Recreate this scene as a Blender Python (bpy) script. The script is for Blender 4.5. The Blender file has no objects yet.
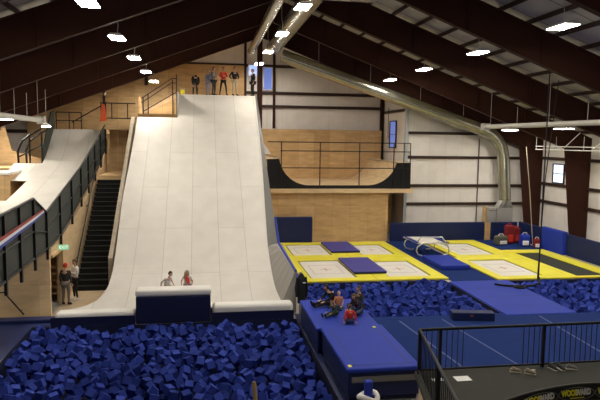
import bpy, bmesh, math, random
import numpy as np
from mathutils import Vector, Matrix, Euler, Quaternion
random.seed(7)
SC = bpy.context.scene
COL = SC.collection
PI = math.pi

# ------------------------------------------------------------------ materials
def new_mat(name):
    m = bpy.data.materials.new(name); m.use_nodes = True
    nt = m.node_tree; b = nt.nodes['Principled BSDF']
    return m, nt, b

def mat(name, c, rough=.6, metal=0., var=0., scale=6., emit=None, es=0., spec=.3, bump=0., coords='Object'):
    m, nt, b = new_mat(name)
    b.inputs['Base Color'].default_value = (*c, 1)
    b.inputs['Roughness'].default_value = rough
    b.inputs['Metallic'].default_value = metal
    b.inputs['Specular IOR Level'].default_value = spec
    tc = nt.nodes.new('ShaderNodeTexCoord')
    nz = nt.nodes.new('ShaderNodeTexNoise'); nz.inputs['Scale'].default_value = scale
    nz.inputs['Detail'].default_value = 4
    nt.links.new(tc.outputs[coords], nz.inputs['Vector'])
    mx = nt.nodes.new('ShaderNodeMixRGB'); mx.blend_type = 'MIX'
    v = max(var, .02)
    mx.inputs[1].default_value = (*[x*(1-v) for x in c], 1)
    mx.inputs[2].default_value = (*[min(1, x*(1+v)) for x in c], 1)
    nt.links.new(nz.outputs['Fac'], mx.inputs[0])
    nt.links.new(mx.outputs[0], b.inputs['Base Color'])
    if bump:
        bp = nt.nodes.new('ShaderNodeBump'); bp.inputs['Strength'].default_value = bump
        bp.inputs['Distance'].default_value = .02
        nt.links.new(nz.outputs['Fac'], bp.inputs['Height']); nt.links.new(bp.outputs[0], b.inputs['Normal'])
    if emit:
        b.inputs['Emission Color'].default_value = (*emit, 1); b.inputs['Emission Strength'].default_value = es
    return m

def axes_vec(nt, axes, coords='Object'):
    tc = nt.nodes.new('ShaderNodeTexCoord')
    sp = nt.nodes.new('ShaderNodeSeparateXYZ'); cb = nt.nodes.new('ShaderNodeCombineXYZ')
    nt.links.new(tc.outputs[coords], sp.inputs[0])
    for i, a in enumerate(axes):
        nt.links.new(sp.outputs['xyz'.index(a)], cb.inputs[i])
    return cb.outputs[0]

def panelled(name, c1, c2, cm, axes, bw, rh, mortar=.006, offset=.5, rough=.6, grain=0., coords='Object', smudge=.08):
    """sheet goods: seams and sheet-to-sheet colour differences, optional grain"""
    m, nt, b = new_mat(name)
    v = axes_vec(nt, axes, coords)
    br = nt.nodes.new('ShaderNodeTexBrick'); br.offset = offset; br.squash = 1
    br.inputs['Color1'].default_value = (*c1, 1); br.inputs['Color2'].default_value = (*c2, 1); br.inputs['Mortar'].default_value = (*cm, 1)
    br.inputs['Scale'].default_value = 1; br.inputs['Brick Width'].default_value = bw; br.inputs['Row Height'].default_value = rh
    br.inputs['Mortar Size'].default_value = mortar; br.inputs['Mortar Smooth'].default_value = .2; br.inputs['Bias'].default_value = 0
    nt.links.new(v, br.inputs['Vector'])
    nz = nt.nodes.new('ShaderNodeTexNoise'); nz.inputs['Scale'].default_value = 1.3; nz.inputs['Detail'].default_value = 6
    mp = nt.nodes.new('ShaderNodeMapping'); mp.inputs['Scale'].default_value = (1, 4 if grain else 1, 1)
    nt.links.new(v, mp.inputs[0]); nt.links.new(mp.outputs[0], nz.inputs['Vector'])
    mul = nt.nodes.new('ShaderNodeMixRGB'); mul.blend_type = 'MULTIPLY'; mul.inputs[0].default_value = 1
    cr = nt.nodes.new('ShaderNodeValToRGB')
    s = grain if grain else smudge
    cr.color_ramp.elements[0].color = (1-s, 1-s*1.1, 1-s*1.2, 1); cr.color_ramp.elements[0].position = .3
    cr.color_ramp.elements[1].color = (1, 1, 1, 1); cr.color_ramp.elements[1].position = .65
    nt.links.new(nz.outputs['Fac'], cr.inputs[0]); nt.links.new(br.outputs['Color'], mul.inputs[1]); nt.links.new(cr.outputs[0], mul.inputs[2])
    nt.links.new(mul.outputs[0], b.inputs['Base Color']); b.inputs['Roughness'].default_value = rough
    b.inputs['Specular IOR Level'].default_value = .25
    return m

def ribbed(name, c, axis, scale, depth, rough, metal, coords='UV'):
    m, nt, b = new_mat(name)
    v = axes_vec(nt, axis, coords)
    w = nt.nodes.new('ShaderNodeTexWave'); w.inputs['Scale'].default_value = scale; w.inputs['Distortion'].default_value = 0
    nt.links.new(v, w.inputs['Vector'])
    bp = nt.nodes.new('ShaderNodeBump'); bp.inputs['Strength'].default_value = depth; bp.inputs['Distance'].default_value = .02
    nt.links.new(w.outputs['Fac'], bp.inputs['Height']); nt.links.new(bp.outputs[0], b.inputs['Normal'])
    b.inputs['Base Color'].default_value = (*c, 1); b.inputs['Roughness'].default_value = rough; b.inputs['Metallic'].default_value = metal
    return m

M = {}
M['ramp'] = panelled('ramp_sheet', (.63,.605,.555), (.60,.575,.525), (.42,.385,.33), 'yxz', 6.1, 1.22, .012, rough=.5, coords='UV')
M['pad_white'] = mat('white_vinyl', (.72,.70,.66), .45, var=.04, scale=3)
PW1, PW2, PWM = (.68,.47,.24), (.57,.37,.175), (.38,.23,.10)
for ax in ('xz', 'yz', 'xy'):
    M['ply_'+ax] = panelled('plywood_'+ax, PW1, PW2, PWM, ax+{'xz':'y','yz':'x','xy':'z'}[ax], 1.22, 2.44, .006, .0, .55, .22)
M['ply_pale'] = panelled('plywood_pale', (.72,.54,.325), (.67,.49,.285), (.42,.30,.16), 'yzx', 2.44, 1.22, .005, .5, .55, .18)
M['ply_pale_xz'] = panelled('plywood_pale_front', (.72,.54,.325), (.67,.49,.285), (.42,.30,.16), 'xzy', 2.44, 1.22, .005, .5, .55, .18)
M['ply_floor'] = panelled('plywood_floor', (.52,.40,.26), (.47,.36,.23), (.3,.22,.14), 'xyz', 2.44, 1.22, .006, .5, .5, .15)
M['worn_ply'] = panelled('worn_plywood', (.40,.34,.26), (.36,.30,.225), (.22,.18,.13), 'yzx', 2.44, 1.22, .006, .5, .6, .2)
M['insul_xz'] = panelled('wall_liner_back', (.84,.80,.755), (.81,.77,.725), (.66,.62,.57), 'zxy', 40, 1.22, .01, .0, .65)
M['insul_yz'] = panelled('wall_liner_side', (.84,.80,.755), (.81,.77,.725), (.66,.62,.57), 'zyx', 40, 1.22, .01, .0, .65)
M['roof'] = panelled('roof_liner', (.55,.52,.46), (.50,.47,.42), (.10,.09,.08), 'xyz', 30, 2.0, .03, .0, .7)
M['steel'] = mat('brown_steel', (.044,.0165,.011), .6, var=.12, scale=2, spec=.1)
M['girt'] = mat('dark_brown_girt', (.040,.022,.016), .55, var=.1)
M['galv'] = ribbed('spiral_galvanised', (.42,.41,.33), 'yxz', 3.2, .30, .27, .95)
M['galv_plain'] = mat('galvanised_sheet', (.55,.55,.53), .4, .7, var=.08, scale=2)
M['pale_tube'] = mat('pale_grey_tube', (.50,.48,.43), .45, .2, var=.05)
M['lamp'] = mat('lamp_lens', (.9,.9,.85), .4, emit=(1, .925, .81), es=80)
M['lamp_house'] = mat('lamp_housing', (.75,.73,.70), .4, var=.03)
M['lamp_small'] = mat('small_lamp_lens', (.9,.9,.85), .4, emit=(1, .93, .82), es=45)
M['black'] = mat('black_steel', (.012,.012,.013), .45, .2, var=.1)
M['black_rub'] = mat('black_cloth', (.010,.010,.012), .8, var=.15)
M['stair'] = mat('black_tread', (.010,.010,.010), .8, var=.2)
M['panel'] = mat('dark_mesh_panel', (.040,.047,.042), .6, var=.15, scale=20)
M['green_panel'] = mat('dark_green_panel', (.030,.038,.032), .6, var=.12)
M['blue'] = mat('blue_vinyl', (.020,.042,.33), .55, var=.08, scale=2, spec=.12)
M['blue_carpet'] = mat('blue_carpet', (.014,.031,.130), .9, var=.10, scale=3, bump=.1, spec=.05)
M['navy'] = mat('navy_vinyl', (.008,.016,.075), .5, var=.10, scale=2)
M['navy_dark'] = mat('dark_navy_vinyl', (.006,.010,.048), .55, var=.1, scale=2)
M['violet'] = mat('slate_blue_vinyl', (.050,.048,.26), .55, var=.08, scale=2)
M['foam'] = mat('blue_foam', (.024,.044,.26), .85, var=.10, scale=1.2, spec=.1)
M['foam_b'] = mat('bright_blue_foam', (.032,.057,.32), .85, var=.10, scale=1.2, spec=.1)
M['foam_c'] = mat('deep_blue_foam', (.017,.033,.20), .85, var=.10, scale=1.2, spec=.1)
M['yellow'] = mat('yellow_vinyl', (.74,.68,.05), .45, var=.04, scale=2)
M['bed'] = mat('white_webbing', (.66,.63,.58), .75, var=.05, scale=40)
M['bed_black'] = mat('black_webbing', (.028,.030,.026), .8, var=.1, scale=30)
M['red_mark'] = mat('red_tape', (.45,.10,.09), .6)
M['grey_line'] = mat('grey_stitch', (.42,.38,.36), .7)
M['concrete'] = mat('concrete', (.30,.28,.26), .75, var=.12, scale=.8)
M['pit'] = mat('dark_pit_liner', (.008,.012,.05), .8, var=.1)
M['deck'] = mat('dark_green_deck', (.030,.031,.025), .8, var=.18, scale=3)
M['tape'] = mat('pale_tape', (.085,.115,.27), .8)
M['silver'] = mat('silver_tube', (.72,.72,.70), .28, .75, var=.03)
M['curb'] = mat('grey_curb', (.30,.285,.26), .5, .2, var=.1)
M['edge_steel'] = mat('dark_edge_steel', (.11,.105,.095), .5, .2, var=.1)
M['paper'] = mat('white_paper', (.8,.8,.78), .7)
M['orange'] = mat('orange_cloth', (.62,.10,.03), .8, var=.08)
M['red'] = mat('red_cloth', (.55,.035,.02), .8, var=.1)
M['darkred'] = mat('dark_red_cloth', (.20,.015,.018), .8, var=.15)
M['white_cloth'] = mat('white_cloth', (.78,.76,.74), .8, var=.05)
M['grey_cloth'] = mat('grey_cloth', (.16,.155,.15), .85, var=.1)
M['char_cloth'] = mat('charcoal_cloth', (.035,.037,.040), .85, var=.1)
M['olive'] = mat('olive_grey_cloth', (.10,.10,.075), .85, var=.15)
M['khaki'] = mat('khaki_cloth', (.44,.38,.27), .85, var=.06)
M['ltblue'] = mat('light_blue_cloth', (.30,.37,.55), .85, var=.06)
M['denim'] = mat('denim', (.05,.07,.14), .85, var=.12)
M['navy_cloth'] = mat('navy_cloth', (.014,.016,.05), .85, var=.12)
M['green_cloth'] = mat('green_cloth', (.035,.06,.035), .85, var=.2, scale=14)
M['peach'] = mat('orange_knit', (.62,.24,.11), .85, var=.06)
M['skin'] = mat('skin', (.55,.32,.22), .55, var=.05)
M['lip'] = mat('lip', (.40,.13,.11), .5)
M['eye'] = mat('eye', (.02,.015,.012), .2)
M['hair_dark'] = mat('dark_hair', (.015,.010,.008), .5, var=.2, scale=30)
M['hair_brown'] = mat('brown_hair', (.10,.05,.025), .5, var=.2, scale=30)
M['hair_blond'] = mat('blond_hair', (.45,.31,.15), .5, var=.15, scale=30)
M['hair_ash'] = mat('ash_blond_hair', (.36,.30,.20), .5, var=.15, scale=30)
M['wood_pole'] = mat('varnished_wood', (.30,.22,.11), .4, var=.15, scale=8)
M['sign_green'] = mat('exit_green', (.22,.42,.26), .5, emit=(.30,.62,.38), es=.40)
M['sign_white'] = mat('exit_white', (.85,.9,.85), .5, emit=(.8,1,.85), es=.4)
M['sky_pane'] = mat('daylight_pane', (.3,.4,.6), .2, emit=(.42,.56,1.0), es=.62, var=.1)
M['sky_bright'] = mat('bright_daylight_pane', (.5,.6,.8), .2, emit=(.72,.84,1.0), es=.8)
M['blue_glass'] = mat('blue_daylight_pane', (.1,.15,.4), .2, emit=(.16,.23,.62), es=.45, var=.2)
M['win_white'] = mat('white_window_frame', (.75,.74,.72), .5)
M['letter_y'] = mat('yellow_letter', (.75,.68,.04), .5)
M['letter_w'] = mat('white_letter', (.62,.62,.60), .5)
M['oval'] = mat('grey_outline', (.16,.16,.16), .5)
M['sign_black'] = mat('black_sign_face', (.012,.012,.011), .45)
M['sign_orange'] = mat('orange_sign_face', (.42,.20,.07), .5)
M['stripe_r'] = mat('red_stripe', (.33,.06,.05), .6); M['stripe_w'] = mat('white_stripe', (.70,.70,.74), .6); M['stripe_b'] = mat('blue_stripe', (.05,.07,.32), .6)
M['shoe'] = mat('tan_shoe', (.26,.22,.16), .7, var=.1); M['sole'] = mat('pale_sole', (.55,.52,.46), .6)
M['gutter'] = mat('pale_blue_grey_paint', (.42,.45,.48), .5)

# ------------------------------------------------------------------ mesh builder
class MB:
    def __init__(s): s.v = []; s.f = []; s.mi = []; s.uv = []; s.sm = []; s.mats = []
    def mid(s, m):
        m = M[m] if isinstance(m, str) else m
        if m not in s.mats: s.mats.append(m)
        return s.mats.index(m)
    def add(s, vs, fs, m, uvs=None, smooth=False):
        b = len(s.v); k = s.mid(m); s.v += [tuple(v) for v in vs]
        for i, f in enumerate(fs):
            s.f.append(tuple(b+j for j in f)); s.mi.append(k); s.sm.append(smooth)
            s.uv.append(uvs[i] if uvs else None)
        return s
    def box(s, x0, x1, y0, y1, z0, z1, m):
        vs = [(x, y, z) for z in (z0, z1) for y in (y0, y1) for x in (x0, x1)]
        return s.add(vs, [(0,2,3,1),(4,5,7,6),(0,1,5,4),(2,6,7,3),(0,4,6,2),(1,3,7,5)], m)
    def bev(s, x0, x1, y0, y1, z0, z1, m, r=.03, seg=2, rot=None):
        bm = bmesh.new(); bmesh.ops.create_cube(bm, size=1)
        for v in bm.verts: v.co = Vector(((x0+x1)/2+v.co.x*(x1-x0), (y0+y1)/2+v.co.y*(y1-y0), (z0+z1)/2+v.co.z*(z1-z0)))
        bmesh.ops.bevel(bm, geom=list(bm.edges), offset=r, segments=seg, affect='EDGES', profile=.5)
        if rot is not None:
            c = Vector(((x0+x1)/2, (y0+y1)/2, (z0+z1)/2))
            for v in bm.verts: v.co = rot @ (v.co-c) + c
        bm.verts.index_update()
        s.add([v.co for v in bm.verts], [[v.index for v in f.verts] for f in bm.faces], m, smooth=False); bm.free()
        return s
    def tube(s, pts, r, m, n=8, caps=True, smooth=True):
        pts = [Vector(p) for p in pts]; rs = r if isinstance(r, (list, tuple)) else [r]*len(pts)
        up = None; rings = []; L = 0; Ls = []
        for i, p in enumerate(pts):
            d = ((pts[min(i+1, len(pts)-1)]-p).normalized() if i < len(pts)-1 else Vector((0,0,0))) + ((p-pts[i-1]).normalized() if i else Vector((0,0,0)))
            d.normalize()
            if up is None:
                up = Vector((0,0,1)) if abs(d.z) < .9 else Vector((1,0,0))
            a = d.cross(up).normalized(); up = a.cross(d).normalized()
            rings.append([p + (a*math.cos(2*PI*k/n)+up*math.sin(2*PI*k/n))*rs[i] for k in range(n)])
            if i: L += (p-pts[i-1]).length
            Ls.append(L)
        vs = [v for q in rings for v in q]; fs = []; uvs = []
        for i in range(len(pts)-1):
            for k in range(n):
                fs.append((i*n+k, i*n+(k+1)%n, (i+1)*n+(k+1)%n, (i+1)*n+k))
                uvs.append([(k/n, Ls[i]), ((k+1)/n, Ls[i]), ((k+1)/n, Ls[i+1]), (k/n, Ls[i+1])])
        s.add(vs, fs, m, uvs, smooth)
        if caps:
            s.add(rings[0], [tuple(range(n))[::-1]], m); s.add(rings[-1], [tuple(range(n))], m)
        return s
    def bar(s, a, b, w, h, m):
        a, b = Vector(a), Vector(b); d = (b-a).normalized()
        u = Vector((0,0,1)) if abs(d.z) < .95 else Vector((0,1,0))
        x = d.cross(u).normalized(); y = x.cross(d)
        vs = [p + x*sx*w/2 + y*sy*h/2 for p in (a, b) for sx, sy in ((-1,-1),(1,-1),(1,1),(-1,1))]
        return s.add(vs, [(3,2,1,0),(4,5,6,7),(0,1,5,4),(1,2,6,5),(2,3,7,6),(3,0,4,7)], m)
    def prism(s, poly, axis, a, b, m, mcap=None):
        """closed polygon (2D) extruded along an axis from a to b"""
        def P(u, v, t): return {'x': (t,u,v), 'y': (u,t,v), 'z': (u,v,t)}[axis]
        n = len(poly)
        vs = [P(u,v,a) for u,v in poly] + [P(u,v,b) for u,v in poly]
        s.add(vs, [(i,(i+1)%n,n+(i+1)%n,n+i) for i in range(n)], m)
        s.add(vs, [tuple(range(n))[::-1], tuple(range(n,2*n))], mcap or m)
        return s
    def ball(s, c, r, m, n=10, k=7, R=None):
        r = r if isinstance(r, (tuple, list)) else (r,r,r); c = Vector(c); vs = []; fs = []
        for i in range(k+1):
            t = PI*i/k
            for j in range(n):
                p = Vector((r[0]*math.sin(t)*math.cos(2*PI*j/n), r[1]*math.sin(t)*math.sin(2*PI*j/n), r[2]*math.cos(t)))
                vs.append(c + (R @ p if R is not None else p))
        for i in range(k):
            for j in range(n): fs.append((i*n+j, (i+1)*n+j, (i+1)*n+(j+1)%n, i*n+(j+1)%n))
        return s.add(vs, fs, m, smooth=True)
    def mesh(s, me, m):
        return s.add([v.co for v in me.vertices], [tuple(p.vertices) for p in me.polygons], m, smooth=True)
    def build(s, name, parent=None, fix=True):
        me = bpy.data.meshes.new(name); me.from_pydata(s.v, [], s.f)
        for m in s.mats: me.materials.append(m)
        me.polygons.foreach_set('material_index', s.mi); me.polygons.foreach_set('use_smooth', s.sm)
        uvl = me.uv_layers.new(name='UVMap')
        for p, u in zip(me.polygons, s.uv):
            if u:
                for li, c in zip(p.loop_indices, u): uvl.data[li].uv = c
        if fix:
            bm = bmesh.new(); bm.from_mesh(me); bmesh.ops.recalc_face_normals(bm, faces=list(bm.faces)); bm.to_mesh(me); bm.free()
        me.update()
        o = bpy.data.objects.new(name, me); COL.objects.link(o)
        if parent is not None:
            o.parent = parent
            o.matrix_parent_inverse = Matrix.Translation(parent.location).inverted() if parent.rotation_euler.z == 0 else (Matrix.Translation(parent.location) @ parent.rotation_euler.to_matrix().to_4x4()).inverted()
        return o

def tag(o, label=None, cat=None, group=None, kind=None):
    if label: o['label'] = label
    if cat: o['category'] = cat
    if group: o['group'] = group
    if kind: o['kind'] = kind
    return o
def thing(name, label, cat, loc=(0,0,0), group=None, rz=0.):
    o = bpy.data.objects.new(name, None); COL.objects.link(o); o.location = loc; o.rotation_euler.z = rz
    o.empty_display_size = .2
    return tag(o, label, cat, group)
def local(mb, name, parent):
    """a part whose mesh is given in its thing's own coordinates"""
    o = mb.build(name); o.parent = parent; return o
def struct(mb, name, label=None, cat=None):
    return tag(mb.build(name), label, cat, kind='structure')
def kids(o): return [c for c in bpy.data.objects if c.parent == o]
def copy_tree(o, parent=None):
    c = o.copy(); COL.objects.link(c)
    if parent is not None: c.parent = parent
    for ch in kids(o): copy_tree(ch, c)
    return c
def text_mesh(mb, s, size, m, T, bold=.0, sx=1., depth=.004):
    cu = bpy.data.curves.new('lettering', 'FONT'); cu.body = s; cu.size = size; cu.extrude = depth; cu.offset = bold
    cu.align_x = 'CENTER'; cu.align_y = 'CENTER'
    ob = bpy.data.objects.new('lettering', cu); COL.objects.link(ob)
    bpy.context.view_layer.update()
    me = bpy.data.meshes.new_from_object(ob.evaluated_get(bpy.context.evaluated_depsgraph_get()))
    for v in me.vertices: v.co = T @ Vector((v.co.x*sx, v.co.y, v.co.z))
    mb.add([v.co for v in me.vertices], [tuple(p.vertices) for p in me.polygons], m)
    bpy.data.objects.remove(ob); bpy.data.meshes.remove(me)

# ------------------------------------------------------------------ camera
Fpx, CP, CA, CR, CH = 600., math.atan(.1012), math.atan(.1638), .013, 6.8
ca, sa, cp, sp = math.cos(CA), math.sin(CA), math.cos(CP), math.sin(CP)
fw = Vector((sa*cp, ca*cp, -sp)); rt = Vector((ca, -sa, 0)); up = Vector((sa*sp, ca*sp, cp))
rt2 = rt*math.cos(CR)+up*math.sin(CR); up2 = up*math.cos(CR)-rt*math.sin(CR)
cam = bpy.data.objects.new('camera', bpy.data.cameras.new('camera')); COL.objects.link(cam)
cam.matrix_world = Matrix(((rt2.x, up2.x, -fw.x, 0), (rt2.y, up2.y, -fw.y, 0), (rt2.z, up2.z, -fw.z, CH), (0,0,0,1)))
cam.data.sensor_width = 36; cam.data.lens = Fpx/600*36; cam.data.clip_end = 300
SC.camera = cam
def proj(p):
    v = Vector(p)-Vector((0,0,CH)); z = v.dot(fw)
    return 300+Fpx*v.dot(rt2)/z, 200-Fpx*v.dot(up2)/z, z

# ------------------------------------------------------------------ building shell
XW, XE, XR, YB, YX, YF = -16.4, 24.0, 3.8, 40.5, 46.3, -4.0     # west, east, ridge, east-bay back, rear bay back, front
XS = 14.2                                                        # side wall of the rear bay
def roofz(x): return 14.88-.375*abs(x-XR)
def flange(x): return 13.35-.375*abs(x-XR)

# floor with openings for the foam pits
PITS = [(-6.0, 3.53, 13.2, 22.0), (4.1, 11.75, 21.62, 27.45), (14.75, 21.3, 21.3, 26.95)]
xs = sorted({XW-.2, XE+.2, *[p[0] for p in PITS], *[p[1] for p in PITS]}); ys = sorted({YF-.2, YX+.2, *[p[2] for p in PITS], *[p[3] for p in PITS]})
mb = MB()
for i in range(len(xs)-1):
    for j in range(len(ys)-1):
        cx, cy = (xs[i]+xs[i+1])/2, (ys[j]+ys[j+1])/2
        if any(a < cx < b and c < cy < d for a,b,c,d in PITS): continue
        mb.add([(xs[i],ys[j],0),(xs[i+1],ys[j],0),(xs[i+1],ys[j+1],0),(xs[i],ys[j+1],0)], [(0,1,2,3)], 'concrete')
struct(mb, 'floor')
for k, (a,b,c,d) in enumerate(PITS):
    mb = MB(); z = -1.3
    mb.add([(a,c,z),(b,c,z),(b,d,z),(a,d,z)], [(0,1,2,3)], 'pit')
    for p, q in (((a,c),(b,c)),((b,c),(b,d)),((b,d),(a,d)),((a,d),(a,c))):
        mb.add([(*p,z),(*q,z),(*q,0),(*p,0)], [(0,1,2,3)], 'pit')
    struct(mb, 'floor_pit')

mb = MB(); T = .15
for sgn, xe in ((-1, XW), (1, XE)):
    poly = [(XR, roofz(XR)), (xe, roofz(xe)), (xe, roofz(xe)+T), (XR, roofz(XR)+T)]
    mb.prism(poly, 'y', YF-.2, YX+.2, 'roof')
struct(mb, 'ceiling')
mb = MB(); mb.prism([(YF,0),(YX,0),(YX,roofz(XW)),(YF,roofz(XW))], 'x', XW-.2, XW, 'insul_yz'); struct(mb, 'wall_left')
mb = MB(); mb.prism([(YF,0),(YB,0),(YB,roofz(XE)),(YF,roofz(XE))], 'x', XE, XE+.2, 'insul_yz'); struct(mb, 'wall_right')
mb = MB(); mb.prism([(XW,0),(XS,0),(XS,roofz(XS)),(XR,roofz(XR)),(XW,roofz(XW))], 'y', YX, YX+.2, 'insul_xz'); struct(mb, 'wall_back')
mb = MB(); mb.prism([(XS,0),(XE,0),(XE,roofz(XE)),(XS,roofz(XS))], 'y', YB, YB+.2, 'insul_xz'); struct(mb, 'wall_back_east')
mb = MB(); mb.prism([(YB+.2,0),(YX,0),(YX,roofz(XS)),(YB+.2,roofz(XS))], 'x', XS, XS+.2, 'insul_yz'); struct(mb, 'wall_recess')
mb = MB(); mb.prism([(XW,0),(XE,0),(XE,roofz(XE)),(XR,roofz(XR)),(XW,roofz(XW))], 'y', YF-.2, YF, 'insul_xz'); struct(mb, 'wall_front')

# steel frames: tapered columns and deep rafters
for Y in (39.6, 34.2, 28.3, 22.25, 16.2, 10.2, 4.2):
    root = thing('roof_beam', None, None, (XR, Y, 0)); root['kind'] = 'structure'
    for sgn, xe in ((-1, XW), (1, XE)):
        m_ = MB(); xi = xe-sgn*1.5
        web = [(XR, flange(XR)), (xi, flange(xi)), (xi, roofz(xi)-.2), (XR, roofz(XR)-.2)]
        m_.prism(web, 'y', Y-.02, Y+.02, 'steel')
        m_.bar((XR, Y, flange(XR)), (xi, Y, flange(xi)), .26, .035, 'steel')
        m_.bar((XR, Y, roofz(XR)-.22), (xi, Y, roofz(xi)-.22), .26, .035, 'steel')
        for k in range(1, 6):
            x = XR+(xi-XR)*k/6; m_.box(x-.015, x+.015, Y-.1, Y+.1, flange(x), roofz(x)-.2, 'steel')
        m_.build('rafter', root)
        m_ = MB(); xb = xe-sgn*.95; xt = xe-sgn*1.7; zt = flange(xt)+.05; zo = roofz(xe)-.2
        m_.prism([(xe-sgn*.05,0),(xb,0),(xt,zt),(xt,roofz(xt)-.2),(xe-sgn*.05,zo)], 'y', Y-.025, Y+.025, 'steel')
        m_.bar((xb,Y,0),(xt,Y,zt), .30, .04, 'steel'); m_.bar((xe-sgn*.06,Y,0),(xe-sgn*.06,Y,zo), .30, .04, 'steel')
        m_.build('column', root)
ntrim = [0]
def trim(mb):
    ntrim[0] += 1; return struct(mb, 'trim_%d' % ntrim[0])
# purlins under the roof liner
for sgn, n in ((-1, 17), (1, 17)):
    for k in range(n):
        x = XR+sgn*(.5+k*1.19)
        if XW+.3 < x < XE-.3:
            trim(MB().box(x-.03, x+.03, YF, YX if x < XS else YB, roofz(x)-.19, roofz(x)-.02, 'girt'))
# wall girts
for z in (2.35, 3.65, 5.65, 7.35):
    trim(MB().box(XS, XE, YB-.14, YB, z-.1, z+.1, 'girt'))
for z in (9.27, 10.28, 12.3):
    half = (roofz(XR)-z)/.375-.1
    trim(MB().box(max(3.3 if z < 12.3 else XR-half, XR-half), min(XS-.05, XR+half), YX-.16, YX, z-.11, z+.11, 'girt'))
for z in (2.65, 3.9, 5.7):
    trim(MB().box(XE-.14, XE, YF, YB, z-.1, z+.1, 'girt'))
for z in (2.4, 4.2, 6.0): trim(MB().box(XW, XW+.14, YF, YX, z-.1, z+.1, 'girt'))
trim(MB().box(XW, -12.4, YX-.16, YX, 7.0, 7.25, 'girt'))
for x in (3.25, 4.45, 5.45): trim(MB().box(x-.09, x+.09, YX-.2, YX, 7.6, roofz(x), 'steel'))
trim(MB().box(XS-.3, XS-.06, YX-.3, YX-.02, 0, roofz(XS), 'steel'))
trim(MB().box(XS-.02, XS+.1, 44.9, 45.0, 7.0, 9.3, 'steel'))
trim(MB().box(XS-.12, XS+.0, YB+.2, YX, 8.85, 9.05, 'girt'))
# column standing beside the top of the big ramp
struct(MB().box(3.64, 3.82, 40.4, 40.62, 0, flange(3.8)+.1, 'steel'), 'steel_column')
# conduit on the east back wall
tag(MB().tube([(19.5, YB-.17, 0), (19.5, YB-.17, 7.0)], .035, 'girt', 6).build('conduit'), 'thin dark vertical conduit on the pale wall left of the duct drop', 'conduit')

# windows
def window(n, axis, u0, u1, z0, z1, at, pane, frame, side, bars=True):
    f = MB(); t = .07
    def bx(a, b, c, d, m, d0, d1, mm=f):
        if axis == 'y': mm.box(a, b, min(at+side*d0, at+side*d1), max(at+side*d0, at+side*d1), c, d, m)
        else: mm.box(min(at+side*d0, at+side*d1), max(at+side*d0, at+side*d1), a, b, c, d, m)
    bx(u0-t, u0, z0-t, z1+t, frame, 0, .1); bx(u1, u1+t, z0-t, z1+t, frame, 0, .1); bx(u0, u1, z0-t, z0, frame, 0, .1); bx(u0, u1, z1, z1+t, frame, 0, .1)
    if bars: bx(u0, u1, (z0+z1)/2-.02, (z0+z1)/2+.02, frame, 0, .08)
    o = f.build('window_%d' % n); o['kind'] = 'structure'
    g = MB(); bx(u0, u1, z0, z1, pane, .02, .04, g); g.build('pane', o)
window(1, 'y', 3.50, 4.12, 11.55, 12.3, YX-.25, 'sky_pane', 'win_white', -1)
window(2, 'y', 4.66, 5.25, 10.55, 12.15, YX-.12, 'blue_glass', 'win_white', -1, False)
window(3, 'x', 42.9, 44.3, 6.3, 8.2, XS-.01, 'blue_glass', 'steel', -1)
window(4, 'x', 36.85, 38.05, 4.1, 5.3, XE-.02, 'sky_bright', 'steel', -1)

# ------------------------------------------------------------------ plywood walls
tag(MB().box(-12.4, 3.15, 46.0, 46.25, 0, 12.25, 'ply_xz').build('wall_plywood'), kind='structure')
me = bpy.data.objects['wall_plywood'].data
# clip the sheet under the roof slope: rebuild as polygon
bpy.data.objects.remove(bpy.data.objects['wall_plywood'])
xk = XR-(roofz(XR)-.3-12.25)/.375
struct(MB().prism([(-12.4,0),(3.15,0),(3.15,12.25),(xk,12.25),(-12.4,roofz(-12.4)-.3)], 'y', 46.0, 46.2, 'ply_xz'), 'wall_plywood')
trim(MB().box(-7.1, -6.95, 45.92, 46.0, 7, 10.1, 'girt'))
trim(MB().box(-4.15, -3.9, 45.9, 46.0, 10.6, 11.4, 'girt'))

# ------------------------------------------------------------------ the mega ramp
prof = [(22.7,.345),(23.0,.355),(23.4,.38),(24.3,.58),(25.67,1.05),(26.7,1.60),(27.55,2.12),(28.8,2.98),(30.21,3.96),(32.79,5.66),(35.17,7.28),(37.16,8.58),(38.6,9.5)]
def smooth_prof(p, n=4):
    out = []
    for i in range(len(p)-1):
        a = Vector(p[max(i-1,0)]); b = Vector(p[i]); c = Vector(p[i+1]); d = Vector(p[min(i+2,len(p)-1)])
        for k in range(n):
            t = k/n
            out.append(tuple(.5*((2*b)+(c-a)*t+(2*a-5*b+4*c-d)*t*t+(3*b-a-3*c+d)*t**3)))
    return out+[p[-1]]
SP = smooth_prof(prof)
def pz(y):
    for (a,b),(c,d) in zip(SP, SP[1:]):
        if a <= y <= c: return b+(d-b)*(y-a)/(c-a)
    return SP[-1][1]
ramp = thing('mega_ramp', 'towering white sheeted ramp sloping down to the foam pit', 'ramp', (0, 30, 0))
YT = 36.35
def leftx(y):                                     # left edge: straight above, flaring out into the apron below
    T_ = [(22.7,-5.36),(22.85,-5.22),(23.04,-4.9),(23.24,-4.58),(23.44,-4.33),(23.81,-4.06),(24.5,-3.86),(24.9,-3.78),(26,-3.75),(28.5,-3.80),(30,-3.83),(32.7,-3.75),(36.6,-3.68),(50,-3.68)]
    for (a,b),(c,d) in zip(T_, T_[1:]):
        if a <= y <= c: return b+(d-b)*(y-a)/(c-a)
def rx(y):                                        # right edge of the white sheets
    T_ = [(22.7,3.16),(23.6,3.08),(24.5,3.0),(27.2,2.98),(29.9,3.09),(32.65,3.23),(38.6,3.34)]
    for (a,b),(c,d) in zip(T_, T_[1:]):
        if a <= y <= c: return b+(d-b)*(y-a)/(c-a)
    return 3.34
mb = MB(); L = 0; prev = None
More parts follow.
